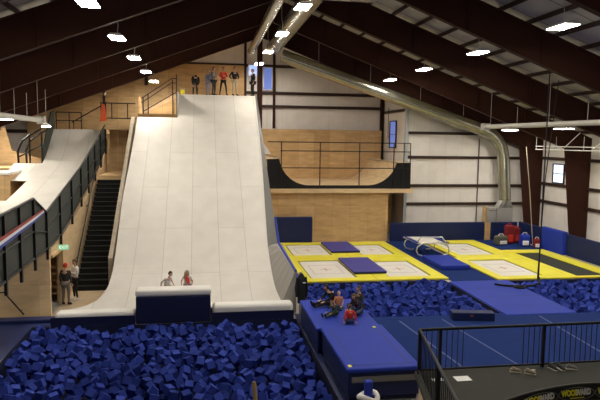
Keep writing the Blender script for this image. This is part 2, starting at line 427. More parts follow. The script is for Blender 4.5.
for (y, z) in SP:
    if prev: 
        L2 = L+math.hypot(y-prev[0], z-prev[1]); y0, z0 = prev
        xl0 = leftx(y0) if y <= YT+.2 else -1.4; xl1 = leftx(y) if y <= YT+.2 else -1.4
        mb.add([(xl0,y0,z0),(rx(y0),y0,z0),(rx(y),y,z),(xl1,y,z)], [(0,1,2,3)], 'ramp', [[(xl0+20,L),(20+rx(y0),L),(20+rx(y),L2),(xl1+20,L2)]], True)
        L = L2
    prev = (y, z)
mb.build('riding_surface', ramp, fix=False)
zT = pz(YT+.2)
# platform decks behind both lips, and the plywood riser between them
MB().box(-3.72, -1.42, YT+.25, 41.0, zT-.25, zT, 'ply_xy').build('platform', ramp)
MB().box(-1.4, 3.4, 38.6, 45.9, 9.25, 9.5, 'ply_xy').build('platform', ramp)
MB().box(-1.45, -1.38, YT+.1, 38.7, zT-1.2, 9.48, 'pad_white').build('riser', ramp)
side = [(y, z-.04) for y, z in SP]+[(38.6, .0),(22.7,.0)]
MB().prism(side, 'x', 3.40, 3.44, 'ply_yz').build('side_panel', ramp)
cb = MB()
for (a,b),(c,d) in zip(SP, SP[1:]):
    if a < 27.0: continue
    cb.add([(rx(a),a,b-.1),(3.44,a,b-.1),(3.44,a,b+.05),(rx(a),a,b+.05),(rx(c),c,d-.1),(3.44,c,d-.1),(3.44,c,d+.05),(rx(c),c,d+.05)],
           [(0,1,5,4),(1,2,6,5),(2,3,7,6),(3,0,4,7)], 'edge_steel')
cb.build('edge_curb', ramp)
# battered side wall at the foot of the right edge, blue pad along its top
base = [(rx(y)-.005, y, pz(y)+.004) for y in (27.2,26.6,26,25.4,24.8,24.2,23.6,23.1)]+[(3.53,22.86,0.02)]
topw = [(3.34+.23*(27.2-y)/4.4, y, 1.99-.34*(27.2-y)/4.4) for y in (27.2,26.6,26,25.4,24.8,24.2,23.6,23.1,22.8)]
w_ = MB(); n = len(base)
w_.add(base+topw, [(i,i+1,n+i+1,n+i) for i in range(n-1)], 'curb')
w_.add(topw+[(3.64,y,z) for x,y,z in topw]+[(3.64,y,0) for x,y,z in topw]+[base[-1]], [(i,i+1,n+i+1,n+i) for i in range(n-1)]+[(n+i,n+i+1,2*n+i+1,2*n+i) for i in range(n-1)]+[(n-1,3*n,3*n-1,2*n-1)], 'curb')
w_.build('side_wall', ramp)
MB().tube([((x+3.64)/2,y,z+.01) for x,y,z in [(3.42,29.0,2.95)]+topw], .055, 'blue', 8).build('top_edging', ramp)
side2 = [(y, z-.04) for y, z in SP if 26.6 < y <= YT+.2]+[(YT+.2, .0),(26.6,.0)]
MB().prism(side2, 'x', -3.66, -3.62, 'ply_pale').build('side_panel', ramp)
MB().box(-5.36, -2.42, 22.002, 22.03, .0, .34, 'navy_dark').build('front_panel', ramp)
MB().box(.33, 3.42, 22.002, 22.03, .0, .34, 'navy_dark').build('front_panel', ramp)
tag(MB().box(3.535, 3.80, 13.2, 22.6, 0, .012, 'navy').build('floor_strip'), 'narrow navy strip between left foam pit and crash mats', 'strip')
# vinyl roll pads along the front lip
def roll(x0, x1, y, z, r, name, label, h=.0):
    o = MB().bev(x0, x1, 22.04, 22.64, z-r, z+r*.6, 'pad_white', r*.6, 4).build(name)
    return tag(o, label, 'pad')
roll(-5.22, -2.46, 22.26, .36, .19, 'edge_pad', 'low white vinyl pad along the left lip of the ramp')
roll(.36, 3.42, 22.26, .46, .24, 'edge_pad', 'thick white vinyl pad along the right lip of the ramp')
bx = thing('padded_barrier', 'navy padded box with white vinyl top at the foot of the ramp', 'barrier', (-1.05, 22.3, 0))
MB().bev(-2.40, .29, 22.003, 22.62, 0, 1.0, 'navy_dark', .02, 1).build('body', bx)
MB().bev(-2.43, .32, 21.98, 22.65, 1.0, 1.26, 'pad_white', .09, 3).build('top_pad', bx)

# stair from the left platform up to the top platform (runs along X)
st = thing('upper_stair', 'short plywood stair rising beside the ramp to the top platform', 'stairs', (-2.6, 39.3, zT))
for k in range(7):
    x = -3.66+k*.31; MB().box(x, x+.325, 38.9, 40.1, zT+.005, zT+.02+(k+1)*.212, 'ply_xz').build('step', st)
MB().bar((-3.6,38.86,zT+.22),(-1.55,38.86,9.40), .04, .24, 'ply_pale_xz').build('stringer', st)
hr = thing('stair_railing', 'black double handrail climbing the short stair to the top platform', 'railing', (-2.6, 38.8, zT))
for d in (.75, 1.02): MB().tube([(-3.7,38.8,zT+d),(-1.85,38.8,9.45+d),(-1.56,38.8,9.45+d)], .03, 'black', 6).build('rail', hr)
MB().tube([(-3.55,38.8,zT+.25),(-1.6,38.8,9.5+.12)], .03, 'black', 6).build('rail', hr)
for x, a, b in ((-3.6,zT+.01,zT+1.1),(-3.3,zT+.01,zT+1.3),(-1.8,zT+.01,10.4),(-1.56,zT+.01,10.75)): MB().tube([(x,38.8,a),(x,38.8,b)], .035, 'black', 6).build('post', hr)
tag(MB().prism([(-3.72,zT+.01),(-3.5,zT+.01),(-3.62,zT+1.0),(-3.74,zT+1.0)], 'y', 37.2, 37.3, 'ply_xz').build('newel_board'), 'narrow plywood post at the start of the short stair', 'post')
bk = thing('yellow_bucket', 'small yellow bucket standing at the corner of the top platform', 'bucket', (-1.2, 39.0, 9.51))
local(MB().tube([(0,0,0),(0,0,.3)], [.12,.15], 'yellow', 12), 'body', bk); local(MB().tube([(-.15,0,.3),(-.1,0,.4),(.1,0,.4),(.15,0,.3)], .01, 'white_cloth', 5), 'handle', bk)

# platform over the staircase with railing
zP = zT-.35
struct(MB().box(-5.9, -3.78, 36.62, 38.9, zP-.6, zP, 'ply_xz'), 'floor_platform')
r_ = thing('platform_railing', 'black railing across the plywood platform above the staircase', 'railing', (-4.8, 36.7, zP))
for d in (.05, .92): MB().tube([(-5.85,36.7,zP+d),(-3.85,36.7,zP+d)], .035, 'black', 6).build('rail', r_)
for x in (-5.8,-5.2,-4.3): MB().tube([(x,36.7,zP+.003),(x,36.7,zP+.92)], .03, 'black', 6).build('post', r_)
tl = thing('spotlight', 'small spotlight on a black post above the platform railing', 'spotlight', (-5.72, 36.85, zP))
MB().tube([(-5.7,36.85,zP+.003),(-5.7,36.85,zP+1.25),(-5.6,36.85,zP+1.4)], .03, 'black', 6).build('post', tl)
MB().ball((-5.57,36.8,zP+1.42), .08, 'pale_tube').build('head', tl)
jk = MB()
jk.add([(-5.74,36.56,zP+.82),(-5.58,36.54,zP+.80),(-5.46,36.54,zP-.10),(-5.86,36.54,zP-.16),(-5.74,36.64,zP+.84),(-5.58,36.64,zP+.82),(-5.46,36.62,zP-.08),(-5.86,36.62,zP-.14)],
       [(0,1,2,3),(7,6,5,4),(0,4,5,1),(1,5,6,2),(2,6,7,3),(3,7,4,0)], 'orange')
tag(jk.build('orange_jacket'), 'bright orange jacket hanging over the end of the platform railing', 'jacket')

# ------------------------------------------------------------------ staircase between the two ramps
sc_ = thing('staircase', 'long black staircase between the plywood wall and the big ramp', 'stairs', (-4.8, 27.2, 0))
N = 22; run = (33.6-27.15)/N; rise = 4.7/(N+1)
for k in range(N):
    y = 27.15+k*run; MB().box(-5.52, -4.07, y, y+run+.28, (k+1)*rise-.05, (k+1)*rise, 'stair').build('step', sc_)
rs = MB()
for k in range(N): rs.box(-5.52, -4.07, 27.15+k*run+.02, 27.15+k*run+.04, k*rise, (k+1)*rise-.05, 'stair')
rs.build('risers', sc_)
MB().box(-5.52, -4.07, 33.62, 38.7, 4.4, 4.72, 'ply_xz').build('landing', sc_)
MB().prism([(26.7,0)]+[(y, pz(y)-.05) for y in (26.7,27.5,28.8,30.2,32,34,36.3)]+[(36.3,0)], 'x', -4.05, -3.86, 'worn_ply').build('side_wall', sc_)
hw = thing('stair_handrail', 'black handrail on the plywood wall beside the long staircase', 'handrail', (-5.6, 28, 0))
MB().tube([(-5.48,26.9,.95),(-5.48,33.2,5.55),(-5.48,33.5,5.5)], .03, 'black', 6).build('rail', hw)
for y in (27.6,30.4,33.0): MB().tube([(-5.60,y,.95+(y-26.9)*.73-.12),(-5.48,y,.95+(y-26.9)*.73)], .02, 'black', 5).build('bracket', hw)
struct(MB().box(-5.62, -3.78, 38.6, 38.7, 4.73, zP-.61, 'ply_xz'), 'wall_landing')
trim(MB().box(-5.2, -5.08, 38.5, 38.59, 4.73, zP-.62, 'ply_pale_xz'))
trim(MB().box(-4.55, -4.45, 38.5, 38.59, 4.73, zP-.62, 'girt'))
lh = thing('landing_handrail', 'short black handrail rising from the upper landing beside the ramp', 'handrail', (-4.2, 35, 4.72))
MB().tube([(-4.16,34.2,5.6),(-4.16,36.2,6.9)], .03, 'black', 6).build('rail', lh)
for y, z in ((34.2,5.6),(36.2,6.9)): MB().tube([(-4.16,y,4.73),(-4.16,y,z)], .035, 'black', 6).build('post', lh)
tag(MB().ball((-4.35,38.5,7.0), .08, 'lamp_house').build('wall_lamp'), 'small pale lamp on the plywood above the upper landing', 'lamp')

# ------------------------------------------------------------------ left skate deck
lp = [(23.5,2.93),(25.6,3.22),(28,3.72),(31,4.30),(33,4.72),(34.5,5.08),(35.7,5.52),(36.6,6.10),(37.4,6.72),(38.0,7.22)]
LP = smooth_prof(lp)
def lz(y):
    for (a,b),(c,d) in zip(LP, LP[1:]):
        if a <= y <= c: return b+(d-b)*(y-a)/(c-a)
    return LP[-1][1]
sd = thing('skate_ramp', 'smaller white skate ramp on the raised deck at the left', 'ramp', (-8, 28, 0))
mb = MB(); L = 0; prev = None
for y, z in LP:
    if prev:
        y0, z0 = prev; L2 = L+math.hypot(y-y0, z-z0); xl = -14.5 if y <= 29.3 else (-10.2 if 32.2 <= y < 35.4 else -8.75)
        mb.add([(xl,y0,z0),(-5.83,y0,z0),(-5.83,y,z),(xl,y,z)], [(0,1,2,3)], 'ramp', [[(xl+20,L),(14.2,L),(14.2,L2),(xl+20,L2)]], True); L = L2
    prev = (y, z)
mb.build('riding_surface', sd, fix=False)
bx_ = MB(); bx_.box(-14.5, -9.5, 31.9, 34.2, 2.4, 4.85, 'ply_xz'); bx_.build('box_base', sd)
MB().box(-14.5, -9.5, 31.85, 34.2, 4.85, 4.95, 'pad_white').build('box_top', sd)
MB().prism([(23.5,2.87),(25.6,3.1),(29.2,3.8),(29.2,3.6),(25.6,2.9),(23.5,2.64)], 'x', -14.5, -5.84, 'ply_xz').prism([(29.2,3.8),(31,4.15),(35.7,5.3),(38,6.95),(38,6.6),(35.7,4.9),(31,3.7),(29.2,3.6)], 'x', -8.7, -5.84, 'ply_xz').build('underside', sd)
MB().box(-8.72, -5.92, 38.0, 41.0, 7.0, 7.22, 'ply_xz').build('platform', sd)
# plywood faces below
struct(MB().prism([(24.0,0),(36.5,0),(38,6.7),(35.7,5.0),(31,3.8),(25.6,2.75),(24.0,2.45),], 'x', -5.82, -5.66, 'ply_pale'), 'wall_deck_side')
bpy.data.objects.remove(bpy.data.objects['wall_deck_side'])
# side wall with the doorway in it
yd0, yd1, zd = 23.62, 25.3, 2.2
w = MB()
w.prism([(yd1,0),(36.5,0),(38,6.7),(35.7,5.0),(31,3.8),(25.6,2.75),(yd1,2.70)], 'x', -5.82, -5.66, 'ply_pale')
w.prism([(yd0-.02,zd),(yd1,zd),(yd1,2.70),(yd0-.02,2.58)], 'x', -5.82, -5.66, 'ply_pale')
struct(w, 'wall_deck_side')
struct(MB().box(XW, -5.68, 23.45, 23.6, 0, 2.55, 'ply_pale_xz'), 'wall_deck_front')
struct(MB().box(-8.2, -8.1, 23.62, 27.5, 0, 2.55, 'ply_yz'), 'wall_store_left')
struct(MB().box(-8.2, -5.82, 27.4, 27.5, 0, 2.55, 'ply_xz'), 'wall_store_back')
d_ = MB(); d_.box(-5.66, -5.60, yd1, yd1+.1, 0, zd+.1, 'ply_xz'); d_.box(-5.66, -5.60, yd0, yd1, zd, zd+.1, 'ply_xz'); d_['x'] if False else None
struct(d_, 'door_1')
# shelf with shoes in the doorway
sh = thing('shoe_shelf', 'pale wooden shelf rack standing just inside the doorway', 'shelf', (-6.4, 25.0, 0))
for z in (.35,.62,.89,1.16,1.43): MB().box(-6.9, -5.9, 25.5, 25.95, z-.03, z+.03, 'ply_pale_xz').build('shelf', sh)
for x in (-6.92,-5.92): MB().box(x, x+.05, 25.5, 25.95, 0, 1.9, 'ply_pale_xz').build('upright', sh)
tag(MB().bev(-5.98, -5.72, 23.75, 24.05, .0, .42, 'grey_cloth', .05, 2).build('bin'), 'small grey bin on the floor at the foot of the doorway', 'bin')
# exit sign
ex = thing('exit_sign', 'small lit green EXIT sign sticking out above the doorway', 'sign', (-5.43, 25.0, 2.45))
MB().bev(-5.64, -5.24, 24.70, 24.76, 2.30, 2.51, 'sign_green', .01, 1).build('body', ex)
ex2 = MB(); text_mesh(ex2, 'EXIT', .17, 'sign_white', Matrix.Translation((-5.44, 24.695, 2.405)) @ Matrix.Rotation(PI/2, 4, 'X')); ex2.build('lettering', ex)
# guard along the deck edge
gd = thing('deck_guard', 'black panelled guard rail stepping down the edge of the raised skate deck', 'railing', (-5.75, 28, 2.5))
top = [(16.6,4.50),(21.2,4.70),(22.85,4.05),(29.2,5.36),(33.1,6.43),(36.9,7.55)]
bot = [(16.6,2.60),(21.76,2.68),(23.43,2.74),(25.2,2.90),(29.94,4.1),(34.0,5.1),(36.9,6.25)]
def ip(t, y):
    for (a,b),(c,d) in zip(t, t[1:]):
        if a <= y <= c: return b+(d-b)*(y-a)/(c-a)
    return t[-1][1]
GX = -5.60
MB().tube([(GX,y,z) for y,z in top], .045, 'black', 6).build('top_rail', gd)
MB().tube([(GX,y,z) for y,z in bot], .045, 'black', 6).build('bottom_rail', gd)
MB().tube([(GX,y,(ip(top,y)*.45+ip(bot,y)*.55)) for y,_ in top], .035, 'black', 6).build('middle_rail', gd)
brk = [16.7,18.1,19.6,21.2,22.85,25.0,27.2,29.3,31.2,33.1,35,36.8]
for a, b in zip(brk, brk[1:]):
    MB().prism([(a,ip(bot,a)),(b,ip(bot,b)),(b,ip(top,b)),(a,ip(top,a))], 'x', GX-.05, GX-.03, 'panel').build('mesh_panel', gd)
for y in brk:
    MB().box(GX-.03, GX+.05, y-.06, y+.06, ip(bot,y)-.42, ip(top,y), 'black').build('post', gd)
MB().box(GX-.5, GX-.06, 16.6, 23.4, 2.62, 2.68, 'black').build('walkway', gd)
bn = thing('striped_banner', 'red, white and blue striped banner strip on the deck guard', 'banner', (GX, 20, 3.5))
lo_ = [(16.8,3.60),(20.85,3.90),(22.3,4.06)]; th_ = [.32,.25,.17]
for m_, f0, f1 in (('stripe_b',0,.33),('stripe_w',.33,.66),('stripe_r',.66,1)):
    MB().prism([(y,z+t*f0) for (y,z),t in zip(lo_,th_)]+[(y,z+t*f1) for (y,z),t in reversed(list(zip(lo_,th_)))], 'x', GX+.055, GX+.065, m_).build('stripe', bn)
# far-side guard panel and rails of the skate ramp
gp = thing('side_guard', 'dark green guard panel on the far edge of the smaller white ramp', 'guard', (-8.8, 37, 6))
MB().prism([(35.6,5.35),(38.4,7.2),(38.4,8.35),(37.6,8.2),(35.6,6.15)], 'x', -8.83, -8.77, 'green_panel').build('panel', gp)
pr_ = thing('deck_railing', 'black railing at the top edge of the smaller white ramp', 'railing', (-7.9, 38.5, 7.2))
MB().tube([(-8.7,38.5,8.25),(-7.25,38.5,8.25)], .035, 'black', 6).build('rail', pr_); MB().tube([(-8.7,38.5,7.75),(-7.25,38.5,7.75)], .03, 'black', 6).build('rail', pr_)
for x in (-8.7,-7.95,-7.25): MB().tube([(x,38.5,7.22),(x,38.5,8.25)], .03, 'black', 6).build('post', pr_)
ah = thing('access_handrail', 'black sloping handrail behind the smaller white ramp', 'handrail', (-6.8, 40, 7.2))
MB().tube([(-8.2,40.5,7.7),(-6.0,40.5,9.0)], .04, 'black', 6).build('rail', ah)
for x, z in ((-8.1,7.75),(-6.1,8.95)): MB().tube([(x,40.5,7.22),(x,40.5,z)], .03, 'black', 6).build('post', ah)
ar = thing('arched_railing', 'black stair railing with a rounded end left of the smaller white ramp', 'railing', (-9.6, 36, 5))
for y in (36.0, 37.6):
    MB().tube([(-10.2,y,5.0),(-10.25,y,5.9),(-10.0,y,6.5),(-9.5,y,6.9),(-8.95,y,7.2)], .06, 'black', 6).build('rail', ar)
MB().tube([(-10.2,36,5.6),(-8.95,36,6.3)], .04, 'black', 6).build('crossbar', ar)
for x in (-9.6,-8.95): MB().tube([(x,36,4.9),(x,36,6.85+.3*(x+9.6))], .04, 'black', 6).build('post', ar)
struct(MB().box(-12.4,-8.9,35.4,38.2,2.4,5.0,'ply_xz'), 'floor_landing')
struct(MB().prism([(-12.6,4.9),(-9.8,4.9),(-9.8,5.4),(-11.4,5.9),(-11.8,7.4),(-12.6,6.4)], 'y', 38.9, 39.0, 'ply_xz'), 'wall_stub')
wh = thing('wall_handrail', 'short black handrail on the plywood wall below the skate deck', 'handrail', (-7, 23.85, 0))
MB().tube([(-7.45,23.33,.98),(-7.30,23.33,1.0),(-6.62,23.33,.12)], .028, 'black', 6).build('rail', wh)
for x, z in ((-7.3,.98),(-6.72,.26)): MB().tube([(x,23.45,z),(x,23.33,z)], .02, 'black', 5).build('bracket', wh)

# floors and rims on the left
struct(MB().box(-5.66, -3.78, 22.95, 27.2, 0, .012, 'ply_floor'), 'floor_plywood')
tag(MB().box(-12, -6.0, 13.2, 22.44, 0, .03, 'navy').box(-6.0, -5.38, 22.01, 22.44, 0, .03, 'navy').build('carpet'), 'dark blue carpet beside the left edge of the foam pit', 'carpet')
tag(MB().bev(-9.5, -5.4, 22.45, 22.9, .0, .16, 'navy', .03, 2).build('floor_pad'), 'long navy floor pad in front of the plywood wall', 'pad')

# ------------------------------------------------------------------ half pipe on its raised stage
stg = thing('stage', 'raised stage with a plywood front carrying the half pipe', 'stage', (9, 39, 0))
MB().box(4.1, 12.38, 38.78, 38.9, 0, 3.32, 'ply_xz').build('front_panel', stg)
MB().box(12.55, 13.85, 42.5, 42.6, 0, 3.31, 'ply_xz').build('recess_panel', stg)
MB().box(12.30, 12.38, 38.9, 42.6, 0, 3.31, 'ply_yz').build('recess_side', stg)
MB().box(4.1, 13.95, 38.35, 40.2, 3.32, 3.58, 'ply_pale_xz').box(4.1, 13.9, 40.2, 45.9, 3.32, 3.58, 'ply_pale_xz').build('deck', stg)
MB().box(4.2, 13.9, 45.75, 45.9, 3.58, 7.55, 'ply_xz').build('back_panel', stg)
hp = thing('half_pipe', 'small plywood half pipe with black ends on the raised stage', 'half pipe', (9, 41, 3.58))
def arc(cx, cz, r, a0, a1, n=10): return [(cx+r*math.cos(a0+(a1-a0)*i/n), cz+r*math.sin(a0+(a1-a0)*i/n)) for i in range(n+1)]
cl = arc(6.95, 5.85, 2.05, PI+.16, 1.5*PI); cr_ = arc(10.9, 5.85, 2.05, 1.5*PI, 2*PI-.27)
crv = [(4.15,5.5)]+cl+cr_+[(13.85,5.32)]
f = MB(); f.prism(crv+[(13.85,3.585),(4.15,3.585)], 'y', 38.62, 38.72, 'black_rub'); f.build('front_fascia', hp)
f = MB(); f.prism(crv+[(13.85,3.585),(4.15,3.585)], 'y', 38.73, 45.7, 'ply_pale_xz'); f.build('riding_surface', hp)
MB().tube([(cr_[-1][0],38.6,cr_[-1][1]+.03),(cr_[-1][0],45.7,cr_[-1][1]+.03)], .05, 'khaki', 8).build('coping', hp)
MB().tube([(cl[0][0],38.6,cl[0][1]+.03),(cl[0][0],45.7,cl[0][1]+.03)], .05, 'khaki', 8).build('coping', hp)
hrl = thing('stage_railing', 'long black railing across the front of the half pipe', 'railing', (9, 38.5, 3.58))
for z in (6.62, 6.05, 4.95): MB().tube([(5.0 if z < 6.6 else 4.15,38.5,z),(13.75,38.5,z)], .035, 'black', 6).build('rail', hrl)
for x in (5.05,7.6,10.25,12.6,13.3,13.75): MB().tube([(x,38.5,3.59),(x,38.5,6.62)], .035, 'black', 6).build('post', hrl)
tag(MB().prism([(4.25,5.7),(5.0,5.7),(4.75,6.1),(4.45,6.5),(4.25,6.55)], 'y', 44.0, 44.04, 'white_cloth').build('white_banner'), 'crumpled white cloth banner behind the left end of the half pipe', 'banner')
tag(MB().box(13.97, 14.18, 40.26, 40.46, 0, roofz(14.0)-.1, 'gutter').build('downpipe'), 'pale blue grey square pipe at the corner of the back wall', 'pipe')
struct(MB().box(12.9, 14.1, 46.0, 46.08, 5.3, 7.5, 'ply_xz'), 'wall_ply_corner')

# ------------------------------------------------------------------ wall pads
def pad(x0, x1, y0, y1, h, m, label, group='wall pads around the trampolines', z0=0.):
    return tag(MB().bev(x0, x1, y0, y1, z0, h, m, .05, 2).build('wall_pad'), label, 'wall pad', group)
pad(12.5, 19.3, 38.55, 38.75, 1.27, 'navy', 'long navy wall pad below the pale back wall')
tag(MB().box(19.35, 19.76, 38.62, 38.72, 0, 1.2, 'ply_xz').build('plywood_board'), 'narrow plywood board showing between two navy wall pads', 'board')
pad(19.8, 21.75, 38.55, 38.75, 1.25, 'navy', 'short navy wall pad behind the pile of bags')
pad(21.75, 21.95, 35.4, 38.5, 1.3, 'navy', 'navy wall pad in the corner below the first brown column')
pad(21.55, 21.9, 32.9, 35.35, 1.42, 'blue', 'brighter blue wall pad in front of the second brown column')
pad(21.75, 21.95, 20.0, 32.85, 1.3, 'navy', 'longest navy wall pad along the right wall')
tag(MB().bev(4.5, 7.15, 38.4, 38.68, 0, 1.75, 'navy', .08, 3).build('crash_mat'), 'navy crash mat standing on edge against the plywood', 'mat')

# carpet under the trampolines, with pads around
tag(MB().box(12.02, 14.33, 26.95, 38.5, 0, .02, 'blue_carpet').box(14.33, 21.5, 38.21, 38.5, 0, .02, 'blue_carpet').box(18.37, 21.5, 34.42, 38.21, 0, .02, 'blue_carpet').build('carpet'), 'blue carpet around the double mini trampoline and right hand trampolines', 'carpet')
tag(MB().bev(4.45, 4.72, 27.45, 38.3, 0, .12, 'blue', .03, 1).build('edge_mat'), 'narrow blue edging mat between ramp and trampolines', 'mat')

# ------------------------------------------------------------------ trampolines
def trampoline(x0, x1, y0, y1, bx0, bx1, by0, by1, label, bedm='bed', cross=True, zt=.10):
    t = thing('trampoline', label, 'trampoline', ((x0+x1)/2, (y0+y1)/2, 0), 'in-ground trampolines')
    g = MB(); zt_ = zt
    for a,b,c,d in ((x0,x1,y0,by0),(x0,x1,by1,y1),(x0,bx0,by0,by1),(bx1,x1,by0,by1)): g.bev(a,b,c,d,.02,zt_,'yellow',.02,1)
    g.build('safety_pad', t)
    b_ = MB(); b_.box(bx0, bx1, by0, by1, .022, .05, bedm)
    bed = b_.build('bed', t)
    e = MB(); s_ = .06
    for a,b,c,d in ((bx0,bx1,by1-s_,by1),(bx0,bx1,by0,by0+s_),(bx0,bx0+s_,by0,by1),(bx1-s_,bx1,by0,by1)): e.box(a,b,c,d,.05,.056,'bed_black')
    e.build('spring_gap', t)
    if cross:
        cx, cy = (bx0+bx1)/2, (by0+by1)/2; k = MB()
        k.box(cx-.3, cx+.3, cy-.02, cy+.02, .05, .054, 'red_mark'); k.box(cx-.02, cx+.02, cy-.35, cy+.35, .05, .0545, 'red_mark')
        tag(k.build('centre_cross', bed), 'red taped cross')
        l = MB(); u, v = .42*(bx1-bx0)/1, .40*(by1-by0)
        for a,b,c,d in ((cx-u*.8,cx+u*.8,cy-v*.6,cy-v*.6+.03),(cx-u*.8,cx+u*.8,cy+v*.6-.03,cy+v*.6),(cx-u*.8,cx-u*.8+.03,cy-v*.6,cy+v*.6),(cx+u*.8-.03,cx+u*.8,cy-v*.6,cy+v*.6)): l.box(a,b,c,d,.05,.0535,'grey_line')
        l.build('target_line', bed)
    f_ = MB(); f_.box(x0+.02, x1-.02, y0+.005, y0+.05, -.25, .02, 'black'); f_.build('front_skirt', t)
    return t
trampoline(4.75, 8.36, 27.5, 32.9, 5.2, 7.52, 28.1, 32.35, 'yellow padded trampoline nearest the people sitting on the mats')
trampoline(8.38, 12.0, 27.5, 32.9, 9.12, 11.35, 28.1, 31.85, 'yellow padded trampoline between slate blue mat and bridge mat')
trampoline(4.75, 8.36, 32.92, 38.2, 5.2, 7.5, 33.85, 37.45, 'yellow padded trampoline directly in front of the standing crash mat')
trampoline(8.38, 12.0, 32.92, 38.2, 9.3, 11.3, 33.75, 37.1, 'yellow padded trampoline below the half pipe and left of the double mini')
def spot_mat(x0, x1, y0, y1, label):
    o = thing('spotting_mat', label, 'mat', ((x0+x1)/2,(y0+y1)/2,.1), 'slate blue spotting mats')
    MB().bev(x0, x1, y0, y1, .115, .24, 'violet', .03, 2).build('body', o); MB().box(x0+.01, x1-.01, y0-.004, y0+.01, .12, .2, 'navy_dark').build('front_edge', o)
spot_mat(7.5, 9.2, 28.7, 32.3, 'slate blue mat lying between the two nearer trampolines')
spot_mat(7.55, 9.3, 34.3, 37.5, 'slate blue mat lying between the two farther trampolines')
trampoline(14.35, 18.35, 27.0, 32.4, 14.85, 17.1, 27.6, 31.6, 'yellow padded trampoline beside the blue bridge mat')
trampoline(14.6, 18.35, 32.42, 38.2, 15.1, 17.35, 33.1, 37.0, 'yellow padded trampoline behind the double mini trampoline')
trampoline(18.37, 21.2, 27.0, 34.4, 18.75, 20.35, 27.25, 33.5, 'yellow bordered tumble track with a long black bed', 'bed_black', False)

# double mini trampoline
dm = thing('double_mini_trampoline', 'raised double mini trampoline with curved silver legs', 'trampoline', (13.3, 34, .02))
fr = MB(); A_ = [(12.35,35.2,.62),(14.5,35.0,.55)]
fr.tube([(12.45,35.6,.78),(12.55,33.2,.80),(14.25,33.0,.80),(14.35,35.4,.78),(12.45,35.6,.78)], .045, 'silver', 8)
fr.tube([(12.6,33.6,.82),(12.7,33.4,1.12),(14.0,33.3,1.15),(14.2,33.2,.84)], .045, 'silver', 8); fr.build('frame', dm)
MB().bev(12.7, 14.1, 33.3, 35.35, .80, .83, 'bed', .01, 1).build('bed', dm)
MB().bev(12.42, 12.56, 33.3, 35.5, .80, .86, 'blue', .03, 1).build('pad', dm); MB().bev(14.2, 14.40, 33.1, 35.3, .80, .86, 'blue', .03, 1).build('pad', dm)
for y in (33.15, 35.3):
    MB().tube([(12.75,y,.8),(12.45,y,.62),(12.38,y,.38),(12.5,y,.16),(12.8,y,.065),(13.0,y,.065)], .04, 'silver', 8).build('leg', dm)
    MB().tube([(14.05,y,.8),(14.35,y,.62),(14.42,y,.38),(14.3,y,.16),(14.0,y,.065),(13.8,y,.065)], .04, 'silver', 8).build('leg', dm)
tag(MB().bev(12.45, 14.05, 29.5, 32.4, .021, .26, 'blue', .04, 2).build('landing_mat'), 'thick bright blue landing mat in front of the double mini', 'mat')

# bridge mat between the pits, tumbling floor
bm_ = thing('bridge_mat', 'broad blue mat crossing between the two right foam pits', 'mat', (13.2, 24, 0))
MB().bev(11.74, 14.78, 21.3, 26.9, .0, .07, 'blue', .03, 1).build('body', bm_)
for y in (22.6, 24.0, 25.4): MB().box(11.82, 14.68, y-.012, y+.012, .07, .072, 'navy').build('seam', bm_)
sf = thing('tumbling_floor', 'wide blue spring floor with pale tape lines behind the black railing', 'gym floor', (13, 17, 0))
MB().box(5.75, 21.5, 13.9, 21.28, 0, .05, 'blue_carpet').build('surface', sf)
for x0, y0, x1, y1 in ((7.3,21.1,7.9,14.2),(9.0,21.1,9.7,14.2),(13.0,21.1,12.6,14.2),(17.5,21.1,17.0,14.2)):
    MB().bar((x0,y0,.052),(x1,y1,.052), .06, .004, 'tape').build('tape_line', sf)
tag(MB().bev(5.75, 11.74, 21.29, 21.62, 0, .05, 'blue_carpet', .01, 1).build('floor_strip'), 'narrow blue strip between tumbling floor and foam pit', 'strip')
wd = thing('wedge_block', 'small dark navy block with a red mark at the pit edge', 'block', (10, 21.4, 0))
MB().bev(9.35, 10.95, 20.75, 21.20, .05, .36, 'navy', .03, 2, Matrix.Rotation(-.16, 3, 'Z')).build('body', wd)
mk = MB(); R_ = Matrix.Rotation(-.16, 4, 'Z')
text_mesh(mk, 'S', .1, 'red_mark', Matrix.Translation((10.02,20.725,.26)) @ R_ @ Matrix.Rotation(PI/2,4,'X'), 0, 3.2); mk.build('red_mark', wd)

# the two big mats beside the left pit
m1 = thing('crash_mat', 'big blue crash mat nearest the black railing', 'mat', (4.6, 16.3, 0))
MB().bev(3.72, 5.62, 14.55, 18.05, .12, .82, 'navy', .05, 2).build('body', m1)
tc1 = MB().bev(3.66, 5.68, 14.5, 18.1, .80, .93, 'blue', .05, 3).build('top_cover', m1)
MB().box(3.85, 5.5, 14.75, 14.78, .93, .933, 'navy').build('seam', tc1); MB().box(3.92, 3.945, 14.75, 17.9, .93, .933, 'navy').build('seam', tc1); MB().box(5.40, 5.425, 14.75, 17.9, .93, .933, 'navy').build('seam', tc1)
for x, y in ((3.74,14.75),(5.3,17.85)): MB().box(x, x+.09, y-.1, y+.04, .932, .938, 'letter_y').build('label_tag', tc1)
MB().box(3.8, 5.6, 14.52, 14.55, .55, .70, 'grey_cloth').build('front_band', m1)
MB().bev(3.75, 5.6, 14.6, 18.0, .013, .12, 'navy_dark', .02, 1).build('base', m1)
m2 = thing('crash_mat', 'big blue crash mat carrying the seated group', 'mat', (4.3, 20, 0))
MB().bev(3.60, 5.62, 18.2, 21.5, .013, .75, 'navy', .05, 2).build('body', m2); MB().bev(3.56, 5.66, 18.15, 21.55, .73, .85, 'blue', .05, 3).build('top_cover', m2)

